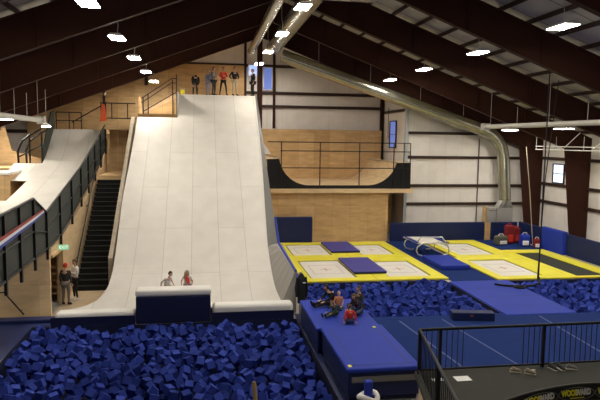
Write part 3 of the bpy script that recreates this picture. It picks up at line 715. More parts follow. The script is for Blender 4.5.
# blue post with a towel in front of the mat
bp_ = tag(MB().bev(4.02, 4.22, 14.0, 14.2, 0, .78, 'blue', .04, 2).build('padded_post'), 'blue padded post in front of the nearest crash mat', 'post')
tw = MB(); tw.tube([(4.12+.235*math.cos(a), 14.1+.235*math.sin(a), .36+.05*math.sin(2*a)) for a in [2*PI*i/14 for i in range(15)]], .07, 'white_cloth', 8)
tw.tube([(4.12+.225*math.cos(a), 14.1+.225*math.sin(a), .24+.03*math.cos(2*a)) for a in [2*PI*i/14 for i in range(15)]], .06, 'navy_cloth', 8)
tag(tw.build('towel'), 'white and navy towel wrapped round the blue padded post', 'towel')

# jacket over the ramp corner post
cpst = tag(MB().box(3.72, 3.82, 22.62, 22.70, 0.013, 1.66, 'pale_tube').build('corner_post'), 'pale post at the lower right corner of the ramp', 'post')
jk = thing('black_jacket', 'black jacket hanging from the corner post beside the ramp', 'jacket', (3.77, 22.5, 0))
b_ = MB(); b_.tube([(3.77,22.52,1.62),(3.77,22.43,1.48),(3.78,22.42,1.0),(3.79,22.42,.5)], [.07,.15,.16,.17], 'black_rub', 12); b_.build('body', jk)
for q in (-1,1): MB().tube([(3.77+q*.13,22.41,1.50),(3.77+q*.20,22.39,1.1),(3.78+q*.18,22.37,.75)], [.075,.065,.06], 'black_rub', 8).build('sleeve', jk)
MB().box(3.80, 3.92, 22.26, 22.29, 1.30, 1.34, 'white_cloth').build('chest_mark', jk)
# bag pile against the short pad
def bag(x, y, w, d, h, m, label, m2, rz=0.):
    t = thing('duffel_bag', label, 'bag', (x, y, .021), 'bags piled against the pads', rz)
    local(MB().bev(-w/2, w/2, -d/2, d/2, 0, h, m, min(w,d,h)*.28, 3), 'body', t)
    local(MB().bev(-w*.3, w*.3, -d/2-.06, -d/2+.02, h*.12, h*.5, m2, .03, 2), 'pocket', t)
    local(MB().tube([(-w*.25,0,h*.97),(-w*.15,0,h+.1),(w*.15,0,h+.1),(w*.25,0,h*.97)], .02, m2, 6), 'handle', t)
bag(19.5, 36.6, .9, .5, .62, 'olive', 'olive patterned bag at the left end of the bag pile', 'white_cloth', .2)
bag(20.3, 37.0, .62, .42, 1.25, 'darkred', 'tall dark red bag standing upright in the bag pile', 'red')
bag(20.95, 37.3, .5, .4, 1.05, 'darkred', 'dark crimson bag behind the blue and white bag', 'red')
bag(20.85, 36.0, .66, .5, .78, 'blue', 'blue bag with a white front pocket in the bag pile', 'white_cloth', -.2)
bag(21.3, 35.3, .4, .4, .6, 'darkred', 'small red and white bag at the right end of the bag pile', 'white_cloth', -.3)

# ------------------------------------------------------------------ ductwork
def bend(a, b, c, r, n=6):
    a, b, c = Vector(a), Vector(b), Vector(c); p = b+(a-b).normalized()*r; q = b+(c-b).normalized()*r
    return [tuple((1-t)**2*p+2*t*(1-t)*b+t*t*q) for t in [i/n for i in range(n+1)]]
md = thing('air_duct', 'large silver spiral duct following the roof slope and dropping to the floor unit', 'duct', (12, 38.5, 1))
DY = 38.98
MB().tube([(5.07,DY,12.13)]+bend((5.07,DY,12.13),(20.55,DY,7.125),(20.9,DY,2.6),1.5,8)+[(20.92,DY,2.75)], .42, 'galv', 20).build('main_run', md)
tr = MB(); n_ = 16
q0 = [(20.92+.42*math.cos(t), DY+.42*math.sin(t), 2.75) for t in [2*PI*i/n_ for i in range(n_)]]
def sq(t):
    c, d = math.cos(t), math.sin(t); k = 1/max(abs(c), abs(d)); return 20.92+.56*c*k, 39.1+.28*d*k
q1 = [(*sq(2*PI*i/n_), 2.22) for i in range(n_)]
tr.add(q0+q1, [(i,(i+1)%n_,n_+(i+1)%n_,n_+i) for i in range(n_)], 'galv_plain'); tr.build('transition', md)
for x in (7.5, 11, 14.5, 17.6):
    zc = 12.13-(x-5.07)*(12.13-7.125)/15.48
    MB().tube([(x,DY,zc+.4),(x,DY,roofz(x)-.2)], .012, 'pale_tube', 5).build('hanger', md)
fu = thing('furnace', 'galvanised air handling cabinet below the duct drop', 'furnace', (20.6, 39.1, 0))
MB().bev(20.36, 21.48, 38.8, 39.4, 0, 2.2, 'galv_plain', .02, 1).build('cabinet', fu); sc2 = MB().bev(19.7, 20.32, 38.95, 39.4, 0, 2.25, 'galv_plain', .02, 1).build('side_cabinet', fu)
MB().box(19.75, 20.28, 38.94, 38.95, 2.0, 2.03, 'girt').build('seam', sc2)
MB().box(19.5, 19.66, 39.2, 39.4, 0, 2.3, 'ply_xz').build('wood_side', fu)
rd = thing('air_duct', 'wide silver duct running along the roof ridge behind the centre lights', 'duct', (4.55, 25, 12.9))
MB().tube([(4.62,39.5,12.72),(4.62,4,12.9)], .46, 'galv', 20).build('main_run', rd)
for y in (34.2,28.3,22.2,16.2): MB().tube([(4.62,y,13.25),(4.62,y,roofz(4.62)-.2)], .015, 'pale_tube', 5).build('hanger', rd)
nd = thing('air_duct', 'narrow silver duct left of the roof ridge', 'duct', (3.2, 25, 12.8))
MB().tube([(3.22,40.4,12.56),(3.22,4,12.8)], .24, 'galv', 16).build('main_run', nd)
for y in (34.2,28.3,22.2,16.2): MB().tube([(3.22,y,12.95),(3.22,y,roofz(3.22)-.2)], .015, 'pale_tube', 5).build('hanger', nd)
tag(MB().box(5.12, 7.4, 25.4, 26.0, 12.75, 12.95, 'galv_plain').build('branch_duct'), 'short flat branch duct beside the nearest centre light', 'duct')
for (x, ya, yb, z, lab) in ((16.4,33.0,20.0,7.66,'long pale heater tube hung above the right trampolines'),(-8.25,33.0,24.0,7.62,'long pale heater tube hung above the skate deck')):
    h = thing('radiant_heater', lab, 'heater', (x,(ya+yb)/2,z), 'radiant heater tubes')
    MB().tube([(x,ya,z),(x,yb,z)], .13, 'pale_tube', 10).build('tube', h); MB().bev(x-.2, x+.2, ya, ya+.45, z-.2, z+.2, 'galv_plain', .02, 1).build('burner_box', h)
    for k in range(5):
        y = yb+.8+k*(ya-yb-1.2)/4; MB().tube([(x,y,z+.12),(x,y,flange(x) if k%2 else roofz(x)-.2)], .012, 'pale_tube', 5).build('hanger', h)

# ------------------------------------------------------------------ lights
def make_light():
    r = thing('ceiling_light', None, None)
    h = MB(); h.prism([(-.28,0),(.28,0),(.18,.10),(-.18,.10)], 'y', -.55, .55, 'lamp_house'); local(h, 'housing', r)
    local(MB().box(-.26, .26, -.53, .53, -.02, -.002, 'lamp'), 'lens', r)
    return r
L0 = make_light(); used = False
rows = [(-3.22, 10.6, [18.4,24.5,30.4,36.6,42.6], 'row above the staircase side of the ramp', 'ceiling lights in the row left of the ridge'),
        (3.95, 12.0, [6.0,12.0,18.0,24.0,30.3,36.6,42.6], 'row hung along the ridge duct', 'ceiling lights in the row along the ridge'),
        (11.75, 10.6, [12.4,18.6,24.8,31.2,37.1], 'row above the trampolines', 'ceiling lights in the row above the trampolines'),
        (19.4, 7.55, [18.4,24.2,30.1,35.9], 'low row along the right wall', 'ceiling lights in the low row along the right wall'),
        (-10.9, 7.7, [18.4,24.2,30.2,36.2], 'low row above the skate deck', 'ceiling lights in the low row above the skate deck')]
ordn = ['nearest', 'second nearest', 'third nearest', 'fourth nearest', 'farthest']
for x, z, ys_, lab, grp in rows:
    vis = [y for y in ys_ if -10 < proj((x,y,z))[0] < 610 and proj((x,y,z))[1] > -12]
    for y in ys_:
        o = copy_tree(L0); o.location = (x, y, z)
        i = vis.index(y) if y in vis else None
        od = ('farthest' if i == len(vis)-1 else ordn[i]) if i is not None else None
        tag(o, 'rectangular ceiling light, %s in the %s' % (od, lab) if od else 'added out-of-view ceiling light in the %s' % lab if i is None and y > 20 else 'added out-of-view ceiling light nearest the viewing deck in the %s' % lab, 'ceiling light', grp)  # fixtures out of view are added to brighten walls, columns and plywood
        c = MB(); c.tube([(x,y,z+.12),(x+.04,y+.02,z+.5),(x-.03,y,z+.8),(x,y,roofz(x)-.24)], .015, 'pale_tube', 5); c.build('cord', o)
for ch in kids(L0): bpy.data.objects.remove(ch)
bpy.data.objects.remove(L0)
def small_light(x, y, z, w, label):
    t = thing('heater_lamp', label, 'ceiling light', (x, y, z), 'small low hung lights')
    local(MB().tube([(0,0,0),(0,0,.08),(0,0,.16)], [w,w*.85,w*.25], 'lamp_house', 16), 'reflector', t)
    local(MB().tube([(0,0,-.03),(0,0,-.002)], w*.93, 'lamp_small', 16), 'lens', t)
    local(MB().tube([(0,0,.16),(0,0,flange(x)-z)], .012, 'pale_tube', 5), 'cord', t)
small_light(-7.6, 31.5, 7.28, .22, 'tiny lamp at the far end of the left heater tube')

# ropes and spotting rig
for (pts, r, m_, lab) in (
    ([(16.02,26.2,roofz(16)-.25),(16.0,26.2,4),(16.0,26.2,.1)], .03, 'black', 'black spotting rope hanging beside the white trampoline bed'),
    ([(16.75,26.6,roofz(16.8)-.25),(16.5,26.9,5),(16.42,26.98,.03)], .022, 'black', 'thinner black rope hanging just behind the main spotting rope'),
    ([(20.65,36.0,6.5),(21.05,36.0,3.6),(21.45,36.0,.03)], .03, 'khaki', 'tan rope slanting down in front of the first brown column')):
    tag(MB().tube(pts, r, m_, 6).build('rope'), lab, 'rope')
bt = MB(); bt.tube([(15.98,26.1,.32),(15.7,25.6,.18),(15.2,25.3,.16),(14.6,25.3,.14),(13.9,25.6,.13),(13.6,25.9,.13)], .05, 'black_rub', 8)
bt.tube([(14.5+.25*math.cos(a),25.25+.2*math.sin(a),.13) for a in [2*PI*i/12 for i in range(13)]], .05, 'black_rub', 6)
tag(bt.build('spotting_belt'), 'black spotting belt lying on the blue bridge mat', 'belt')
rg = thing('spotting_rig', 'pale overhead tube rig bracketed from the right columns', 'rig', (22, 30, 6.5))
for z in (6.55, 6.35): MB().tube([(21.3,36.0,z),(21.9,26.0,z+.02)], .035, 'pale_tube', 6).build('tube', rg)
for y in (36.0, 34.0, 31.5, 29): MB().tube([(21.35+(36-y)*.06,y,6.35),(21.35+(36-y)*.06,y,7.15)], .02, 'pale_tube', 5).build('strut', rg)
for y in (33.2, 30.4): MB().bar((21.5,y,6.5),(22.1,y-.6,7.4), .04, .04, 'pale_tube').build('brace', rg)

# ------------------------------------------------------------------ viewing deck in front
vd = thing('viewing_deck', 'dark raised viewing deck behind the black railing', 'deck', (8, 11, 0))
MB().prism([(5.2,13.75),(13.5,13.75),(13.5,4.0),(3.4,4.0),(4.35,9.8)], 'z', .98, 1.10, 'deck').build('deck_top', vd)
MB().prism([(5.28,13.65),(13.4,13.65),(13.4,4.1),(3.5,4.1),(4.45,9.8)], 'z', .0, .98, 'ply_pale_xz').build('base', vd)
fr_ = thing('deck_railing', 'black picket railing around the viewing deck in the foreground', 'railing', (8, 13.6, 1.1))
c0, c1, c2 = Vector((5.25,13.62,0)), Vector((13.4,13.62,0)), Vector((4.25,8.6,0))
zt_, zb_ = 2.2, 1.18
P = lambda v, z: (v.x, v.y, z)
MB().tube([P(c2,zt_),P(c0,zt_),P(c1,zt_)], .04, 'black', 8).build('top_rail', fr_)
MB().tube([P(c2,zb_),P(c0,zb_),P(c1,zb_)], .03, 'black', 8).build('bottom_rail', fr_)
for v in (c0, Vector((5.78,13.62,0)), Vector((8.55,13.62,0)), Vector((11.4,13.62,0)), c0.lerp(c2,.45), c0.lerp(c2,.95)):
    MB().box(v.x-.035, v.x+.035, v.y-.035, v.y+.035, 1.1, zt_, 'black').build('post', fr_)
xsb = [5.42,5.56,5.70,5.95,6.10,6.24,6.38]+[8.0+.145*k for k in range(0,24)]
for x in xsb:
    if abs(x-8.55) > .05: MB().tube([(x,13.62,zb_),(x,13.62,zt_)], .011, 'black', 5).build('baluster', fr_)
for k in range(1, 30):
    v = c0.lerp(c2, k/30); MB().tube([P(v,zb_),P(v,zt_)], .011, 'black', 5).build('baluster', fr_)
tag(MB().box(6.0, 6.38, 13.02, 13.30, 1.1, 1.106, 'paper').build('paper'), 'white sheet of paper lying on the dark deck', 'paper')
tag(MB().box(5.42, 5.7, 13.1, 13.25, 1.1, 1.105, 'paper').build('paper'), 'smaller pale paper behind the corner of the railing', 'paper')
def shoe(x, y, rz, label, m_='shoe'):
    t = thing('shoe', label, 'shoe', (x, y, 1.1), 'shoes by the railing', rz)
    local(MB().bev(-.05, .05, -.14, .14, 0, .03, 'sole', .012, 1), 'sole', t)
    u = MB(); u.tube([(0,.13,.05),(0,.06,.075),(0,-.02,.07),(0,-.09,.05),(0,-.14,.035)], [.035,.052,.048,.042,.025], m_, 10); local(u, 'upper', t)
    local(MB().tube([(0,.06,.11),(0,.055,.135)], [.045,.04], m_, 10), 'collar', t)
shoe(7.68, 13.36, 1.3, 'tan shoe standing alone near the middle of the deck railing'); shoe(7.98, 13.20, 1.0, 'tan shoe lying in front of its pair by the railing')
shoe(8.72, 13.42, .3, 'dark shoe right beside the railing post', 'char_cloth'); shoe(8.92, 13.40, .1, 'dark shoe second from the railing post', 'char_cloth')
shoe(9.2, 13.36, 1.2, 'grey shoe at the right end of the shoes by the railing', 'grey_cloth')
tag(MB().box(7.98, 8.22, 13.36, 13.42, 1.1, 1.13, 'sole').build('sandal_strap'), 'thin pale strip lying between the shoes', 'strip')

# arched sign
sg = thing('arched_sign', 'black arched signboard with WOODWARD in linked ovals', 'sign', (7.15, 9.95, 1.1))
R0 = 6.0; ccx, ccz = 7.25, 2.205-R0
def arcp(r, a0, a1, n=24): return [(ccx+r*math.sin(a0+(a1-a0)*i/n), ccz+r*math.cos(a0+(a1-a0)*i/n)) for i in range(n+1)]
a0, a1 = -.30, .30
TL = Matrix.Translation((0, 9.95, 1.1)) @ Matrix.Rotation(-.10, 4, 'X') @ Matrix.Translation((0, 0, -1.1))
def tl(mb): mb.v = [tuple(TL @ Vector(v)) for v in mb.v]; return mb
tl(MB().prism(arcp(R0,a0,a1)+arcp(R0-.30,a1,a0), 'y', -.03, .03, 'sign_black')).build('sign_band', sg)
tl(MB().prism(arcp(R0-.30,a0,a1)+[(ccx+1.7,1.11),(ccx-1.7,1.11)], 'y', -.028, .028, 'sign_orange')).build('lower_board', sg)
tl(MB().tube([(x,-.0,z) for x,z in arcp(R0,a0,a1)], .03, 'sign_black', 6)).build('rim', sg)
pit = .78
for k in range(-2, 3):
    a = (k*pit-.22)/R0; cx_, cz_ = ccx+(R0-.16)*math.sin(a), ccz+(R0-.16)*math.cos(a); Ra = Matrix.Rotation(a, 4, 'Y')
    T = Matrix.Translation((cx_, -.033, cz_)) @ Ra
    ring = [T @ Vector((.37*math.cos(t), 0, .125*math.sin(t))) for t in [2*PI*i/28 for i in range(29)]]
    ov = tl(MB().tube(ring, .006, 'oval', 4)).build('oval', sg)
    lt = MB(); Tx = T @ Matrix.Rotation(PI/2, 4, 'X')
    text_mesh(lt, 'WOOD', .155, 'letter_y', Tx @ Matrix.Translation((-.137,.02,0)), .008, .66)
    text_mesh(lt, 'WARD', .155, 'letter_w', Tx @ Matrix.Translation((.137,.02,0)), .008, .66)
    b = [Tx @ Vector((x, y, 0)) for x, y in ((-.15,-.085),(.15,-.085),(.15,-.07),(-.15,-.07))]
    lt.add(b+[Tx @ Vector((x,y,.004)) for x,y in ((-.15,-.085),(.15,-.085),(.15,-.07),(-.15,-.07))], [(0,1,2,3),(4,5,6,7),(0,1,5,4),(1,2,6,5),(2,3,7,6),(3,0,4,7)], 'letter_y')
    tag(tl(lt).build('lettering', ov), 'yellow and white WOODWARD lettering')
tag(MB().tube([(1.14,11.9,0),(1.09,12.0,1.2),(1.05,12.0,1.72),(1.05,12.0,1.78)], [.055,.05,.048,.03], 'wood_pole', 12).build('wooden_pole'), 'varnished wooden pole standing at the near edge of the foam pit', 'pole')

# ------------------------------------------------------------------ people
def skin_mesh(verts, edges, radii, root=0, sub=1):
    me = bpy.data.meshes.new('sk'); me.from_pydata([tuple(v) for v in verts], edges, []); ob = bpy.data.objects.new('sk', me); COL.objects.link(ob)
    md_ = ob.modifiers.new('s', 'SKIN'); md_.use_smooth_shade = True
    for i, d in enumerate(me.skin_vertices[0].data):
        r = radii[i]; d.radius = r if isinstance(r, tuple) else (r, r); d.use_root = (i == root)
    ss = ob.modifiers.new('u', 'SUBSURF'); ss.levels = sub; ss.render_levels = sub
    bpy.context.view_layer.update()
    out = bpy.data.meshes.new_from_object(ob.evaluated_get(bpy.context.evaluated_depsgraph_get()))
    bpy.data.objects.remove(ob); return out
STAND = dict(pelvis=(0,0,.95), spine=(0,.01,1.12), chest=(0,.01,1.30), neck=(0,.015,1.47), skull=(0,-.0,1.56),
    shL=(.17,.01,1.41), elL=(.23,.03,1.13), wrL=(.22,-.06,.89), shR=(-.17,.01,1.41), elR=(-.23,.03,1.13), wrR=(-.22,-.06,.89),
    hiL=(.09,0,.90), knL=(.11,-.03,.50), anL=(.12,.02,.09), toL=(.14,-.13,.04), hiR=(-.09,0,.90), knR=(-.11,-.03,.50), anR=(-.12,.02,.09), toR=(-.14,-.13,.04))
RAD = dict(pelvis=.125, spine=.115, chest=.13, neck=.052, skull=.05, sh=.062, el=.042, wr=.028, hi=.085, kn=.056, an=.038, to=.034)
def rad(k, f=1.): return RAD[k[:2] if k[-1] in 'LR' and k[:2] in RAD else k]*f
def person(label, loc, rz, h=1.75, pose=None, top='grey_cloth', legs='denim', shoes='black_rub', hair='hair_dark', style='short', cap=None, long_sleeve=True, look=(0,0), wide=1., tz=0., name='person', skirt=False):
    J = dict(STAND); J.update(pose or {}); s = h/1.75
    V_ = {k: Vector(v)*s for k, v in J.items()}
    t = thing(name, label, 'person', loc, None, rz)
    ch = ['pelvis','spine','chest','neck','skull']; arms = [['chest','sh'+q,'el'+q,'wr'+q] for q in 'LR']; lg = [['pelvis','hi'+q,'kn'+q,'an'+q,'to'+q] for q in 'LR']
    def grow(chains, f, skipfirst=None, sub=1, ends=None):
        ids, vs, rs, es = {}, [], [], []
        for c in chains:
            for a in c:
                if a not in ids:
                    ids[a] = len(vs); vs.append((ends or {}).get(a, V_[a])); r = rad(a, f)*s*wide
                    rs.append((r*1.25, r*.82) if a in ('pelvis','spine','chest') else r)
            for a, b in zip(c, c[1:]): es.append((ids[a], ids[b]))
        return skin_mesh(vs, es, rs, 0, sub)
    body = MB(); body.mesh(grow([ch]+arms+lg, .86), 'skin')
    # hands: palm, four unequal bent fingers and a thumb
    for q in 'LR':
        w_, e_ = V_['wr'+q], V_['el'+q]; d = (w_-e_).normalized(); sd_ = Vector((1,0,0)) if abs(d.x) < .8 else Vector((0,0,1)); ac = d.cross(sd_).normalized(); sd2 = ac.cross(d).normalized()
        body.ball(w_+d*.05*s, (.042*s,.02*s,.05*s), 'skin', 8, 5, Matrix((sd2, ac, d)).transposed())
        for i, ln in enumerate((.065,.078,.072,.055)):
            b0 = w_+d*.085*s+sd2*(i-1.5)*.019*s
            body.tube([b0, b0+d*ln*.55*s+ac*.008*s, b0+d*ln*s*.85+ac*.03*s], [.010*s,.009*s,.006*s], 'skin', 5)
        b0 = w_+d*.03*s+sd2*-.036*s
        body.tube([b0, b0+(d*.6-sd2*.8).normalized()*.035*s, b0+(d-sd2*.3).normalized()*.065*s], [.012*s,.011*s,.007*s], 'skin', 5)
    # head
    hr = Euler((look[1], 0, look[0])).to_matrix(); hc = V_['skull']+hr @ Vector((0,-.015,.075))*s
    def H(p): return hc+hr @ (Vector(p)*s)
    n, k = 14, 10; vs = []; fs = []
    for i in range(k+1):
        tt = PI*i/k
        for j in range(n):
            a = 2*PI*j/n; x = math.sin(tt)*math.cos(a); y = math.sin(tt)*math.sin(a); z = math.cos(tt)
            nar = 1-.30*max(0,-z)**1.3; fy = y*(.098 if y > 0 else .092)
            vs.append(H((x*.077*nar, fy*(1-.12*max(0,-z))-(.012 if z < -.4 and y < 0 else 0), z*.118)))
    for i in range(k):
        for j in range(n): fs.append((i*n+j,(i+1)*n+j,(i+1)*n+(j+1)%n,i*n+(j+1)%n))
    body.add(vs, fs, 'skin', smooth=True)
    body.tube([H((0,-.086,.022)),H((0,-.108,-.018)),H((0,-.09,-.028))], [.008*s,.016*s,.010*s], 'skin', 6)
    for q in (-1,1):
        body.ball(H((q*.031,-.083,.012)), (.012*s,.008*s,.008*s), 'eye', 6, 5); body.ball(H((q*.078,.008,-.005)), (.010*s,.022*s,.030*s), 'skin', 6, 5)
    body.ball(H((0,-.083,-.055)), (.024*s,.008*s,.007*s), 'lip', 6, 5)
    local(body, 'body', t)
    # clothes
    ew = {}
    if not long_sleeve:
        for q in 'LR': ew['el'+q] = V_['sh'+q].lerp(V_['el'+q], .75)
    tops = [['pelvis','spine','chest','neck']]+[(['chest','sh'+q,'el'+q,'wr'+q] if long_sleeve else ['chest','sh'+q,'el'+q]) for q in 'LR']
    nk = {'neck': V_['chest'].lerp(V_['neck'], .72)}; nk.update(ew)
    if long_sleeve:
        for q in 'LR': nk['wr'+q] = V_['el'+q].lerp(V_['wr'+q], .94)
    local(MB().mesh(grow(tops, 1.09, ends=nk), top), 'shirt', t)
    al = {}
    for q in 'LR': al['an'+q] = V_['kn'+q].lerp(V_['an'+q], .97)
    local(MB().mesh(grow([['pelvis','hi'+q,'kn'+q,'an'+q] for q in 'LR'], 1.07, ends=al), legs), 'trousers', t)
    for q in 'LR':
        a, b = V_['an'+q], V_['to'+q]; d = (b-a); d = Vector((d.x,d.y,d.z)).normalized()
        local(MB().tube([a-d*.06*s, a-d*.03*s, a+d*.05*s, b, b+d*.06*s], [.025*s,.045*s,.048*s,.044*s,.022*s], shoes, 9), 'shoe', t)
    # hair
    hm = MB(); vs = []; fs = []; n, k = 16, 8
    for i in range(k+1):
        for j in range(n):
            a = 2*PI*j/n; fr = math.sin(a) < -.25
            tm = PI*(.36 if fr else (.62 if style in ('short',) else .72)); tt = tm*i/k
            x = math.sin(tt)*math.cos(a); y = math.sin(tt)*math.sin(a); z = math.cos(tt)
            vs.append(H((x*.088, y*.108+.004, z*.132+.002)))
    for i in range(k):
        for j in range(n): fs.append((i*n+j,(i+1)*n+j,(i+1)*n+(j+1)%n,i*n+(j+1)%n))
    hm.add(vs, fs, cap or hair, smooth=True)
    if style == 'long':
        for j in range(9):
            a = PI*(-.06+1.12*j/8); x, y = .078*math.cos(a), .085*math.sin(a)
            hm.tube([H((x,y,.05)),H((x*1.15,y*1.1+.01,-.06)),H((x*1.25,y*1.0+.02,-.20)),H((x*1.1,y*.8+.03,-.33))], [.03*s,.034*s,.032*s,.012*s], hair, 6)
    if cap: hm.bev(*[c for p in ((-.06,.06),(-.19,-.07),(.035,.052)) for c in p], cap, .006, 1) if False else None
    local(hm, 'cap' if cap else 'hair', t)
    if cap and style == 'long':
        pass
    return t

arms_fold = dict(elL=(.24,-.02,1.16), wrL=(.02,-.20,1.20), elR=(-.24,-.02,1.16), wrR=(-.02,-.20,1.16))
hips = dict(elL=(.34,.06,1.15), wrL=(.20,-.03,1.0), elR=(-.34,.06,1.15), wrR=(-.20,-.03,1.0))
bend_ = dict(spine=(0,-.10,1.06), chest=(0,-.26,1.12), neck=(0,-.40,1.10), skull=(0,-.46,1.07), shL=(.17,-.30,1.12), shR=(-.17,-.30,1.12), elL=(.22,-.34,.84), wrL=(.16,-.34,.60), elR=(-.22,-.34,.84), wrR=(-.16,-.34,.60))
wide_legs = dict(knL=(.17,-.02,.50), anL=(.22,.02,.09), toL=(.25,-.13,.04), knR=(-.17,-.02,.50), anR=(-.22,.02,.09), toR=(-.25,-.13,.04))
ZP = 9.515
person('person in black bending forward at the top of the big ramp', (-.42,39.3,ZP), .1, 1.75, {**bend_}, 'black_rub', 'char_cloth', hair='hair_dark', look=(0,.9), wide=1.2)
person('person in light blue standing close behind the grey top', (.42,39.7,ZP), -.6, 1.66, {}, 'ltblue', 'ltblue', hair='hair_ash')
person('person in grey jumper standing beside the light blue figure', (.75,39.3,ZP), 1.0, 1.8, arms_fold, 'grey_cloth', 'char_cloth', hair='hair_brown')
person('person in red shirt with legs apart on the top platform', (1.36,39.3,ZP), .2, 1.82, {**arms_fold, **wide_legs}, 'red', 'black_rub', hair='hair_brown')
person('person in black top and khaki trousers on the top platform', (2.08,39.3,ZP), .5, 1.86, {**hips, 'anL': (.20,.06,.09), 'toL': (.24,-.09,.04)}, 'black_rub', 'khaki', hair='hair_dark')
person('person in dark clothes standing beside the brown post', (3.26,39.5,ZP), -1.2, 1.76, {}, 'black_rub', 'black_rub', hair='hair_brown', wide=1.1)
person('person in charcoal shirt and grey trousers facing the stair foot', (-5.44,24.9,.013), 2.9, 1.72, {}, 'char_cloth', 'grey_cloth', hair='hair_dark', style='short', cap='red', wide=1.12)
person('person in white jumper leaning beside the plywood wall', (-5.22,25.65,.013), -.9, 1.72, arms_fold, 'white_cloth', 'black_rub', hair='hair_brown', shoes='sole')
lean = dict(chest=(0,-.10,1.28), neck=(0,-.17,1.44), skull=(0,-.21,1.52), shL=(.17,-.10,1.38), shR=(-.17,-.10,1.38), elL=(.26,-.12,1.12), wrL=(.22,-.30,.98), elR=(-.26,-.12,1.12), wrR=(-.22,-.30,.98))
zk = pz(23.2)
person('child with short dark hair in white shirt behind the padded box', (-1.36,23.12,zk), .9, 1.40, {**lean, 'elR': (-.20,.16,1.14), 'wrR': (-.20,.18,.95)}, 'white_cloth', 'khaki', hair='hair_dark', long_sleeve=False, look=(.2,.15))
person('child with long blond hair in white shirt behind the padded box', (-.58,23.12,zk), -.1, 1.46, lean, 'white_cloth', 'denim', hair='hair_ash', style='long', long_sleeve=False, look=(.5,.3))
tag(bpy.data.objects['person'], None)
sc1 = MB(); sc1.tube([(-.60,22.89,zk+1.16),(-.56,22.84,zk+1.05),(-.53,22.82,zk+.92)], [.05,.07,.05], 'red', 8)
tag(sc1.build('red_scarf'), 'red scarf at the neck of the blond child', 'scarf')
# seated group on the mat (seat height is the mat top)
ZM = .875
sit = dict(pelvis=(0,0,.13), spine=(0,.03,.30), chest=(0,.02,.48), neck=(0,-.01,.65), skull=(0,-.03,.74), shL=(.17,.01,.59), shR=(-.17,.01,.59), elL=(.25,-.06,.34), wrL=(.16,-.26,.20), elR=(-.25,-.06,.34), wrR=(-.16,-.26,.20),
    hiL=(.10,-.02,.12), hiR=(-.10,-.02,.12), knL=(.30,-.36,.16), anL=(.02,-.44,.08), toL=(-.12,-.46,.06), knR=(-.30,-.36,.16), anR=(-.02,-.54,.08), toR=(.12,-.56,.06))
sit_fwd = {**sit, 'knL': (.12,-.44,.12), 'anL': (.12,-.84,.07), 'toL': (.13,-.90,.20), 'knR': (-.12,-.44,.14), 'anR': (-.12,-.82,.07), 'toR': (-.13,-.88,.20)}
sit_up = {**sit, 'knL': (.14,-.34,.40), 'anL': (.14,-.48,.08), 'toL': (.15,-.62,.04), 'knR': (-.14,-.34,.38), 'anR': (-.14,-.50,.08), 'toR': (-.15,-.64,.04), 'wrL': (.14,-.36,.36), 'wrR': (-.14,-.36,.36)}
lean_b = {**sit, 'elL': (.28,.14,.34), 'wrL': (.30,.22,.10), 'elR': (-.28,.14,.34), 'wrR': (-.30,.22,.10)}
person('person in a black suit sitting apart on the blue mat', (4.60,20.66,ZM), -1.25, 1.58, {**sit_fwd, **dict(chest=(0,-.10,.44), neck=(0,-.19,.58), skull=(0,-.24,.66), shL=(.17,-.10,.54), shR=(-.17,-.10,.54), elL=(.24,-.24,.32), wrL=(.16,-.44,.22), elR=(-.24,-.24,.32), wrR=(-.16,-.44,.22))}, 'black_rub', 'black_rub', hair='hair_dark', look=(-.2,.1), wide=1.2)
person('small blond child in an orange top sitting on the mat', (4.74,20.22,ZM), -.2, 1.16, sit, 'peach', 'denim', hair='hair_blond', long_sleeve=False)
person('person in charcoal top sitting at the back of the group', (5.46,20.10,ZM), -1.1, 1.56, sit, 'char_cloth', 'char_cloth', hair='hair_brown', look=(-.2,0))
person('person with long brown hair in navy leaning over the red shirt', (5.26,19.50,ZM), -1.0, 1.50, {**sit, **dict(chest=(0,-.10,.44), neck=(0,-.19,.58), skull=(0,-.24,.66), shL=(.17,-.10,.54), shR=(-.17,-.10,.54), elL=(.24,-.24,.32), wrL=(.16,-.44,.22), elR=(-.24,-.24,.32), wrR=(-.16,-.44,.22))}, 'navy_cloth', 'denim', hair='hair_brown', style='long', look=(.3,.1))
person('child in green clothes sitting with legs out on the mat', (4.42,19.45,ZM), -.9, 1.12, {**sit_fwd, **dict(chest=(0,-.10,.44), neck=(0,-.19,.58), skull=(0,-.24,.66), shL=(.17,-.10,.54), shR=(-.17,-.10,.54), elL=(.24,-.24,.32), wrL=(.16,-.44,.22), elR=(-.24,-.24,.32), wrR=(-.16,-.44,.22))}, 'green_cloth', 'green_cloth', hair='hair_brown')
person('small child in a red shirt seen from behind on the mat', (4.72,18.48,ZM+.02), 3.0, 1.12, {**lean_b}, 'red', 'denim', hair='hair_brown', wide=1.15, shoes='white_cloth')

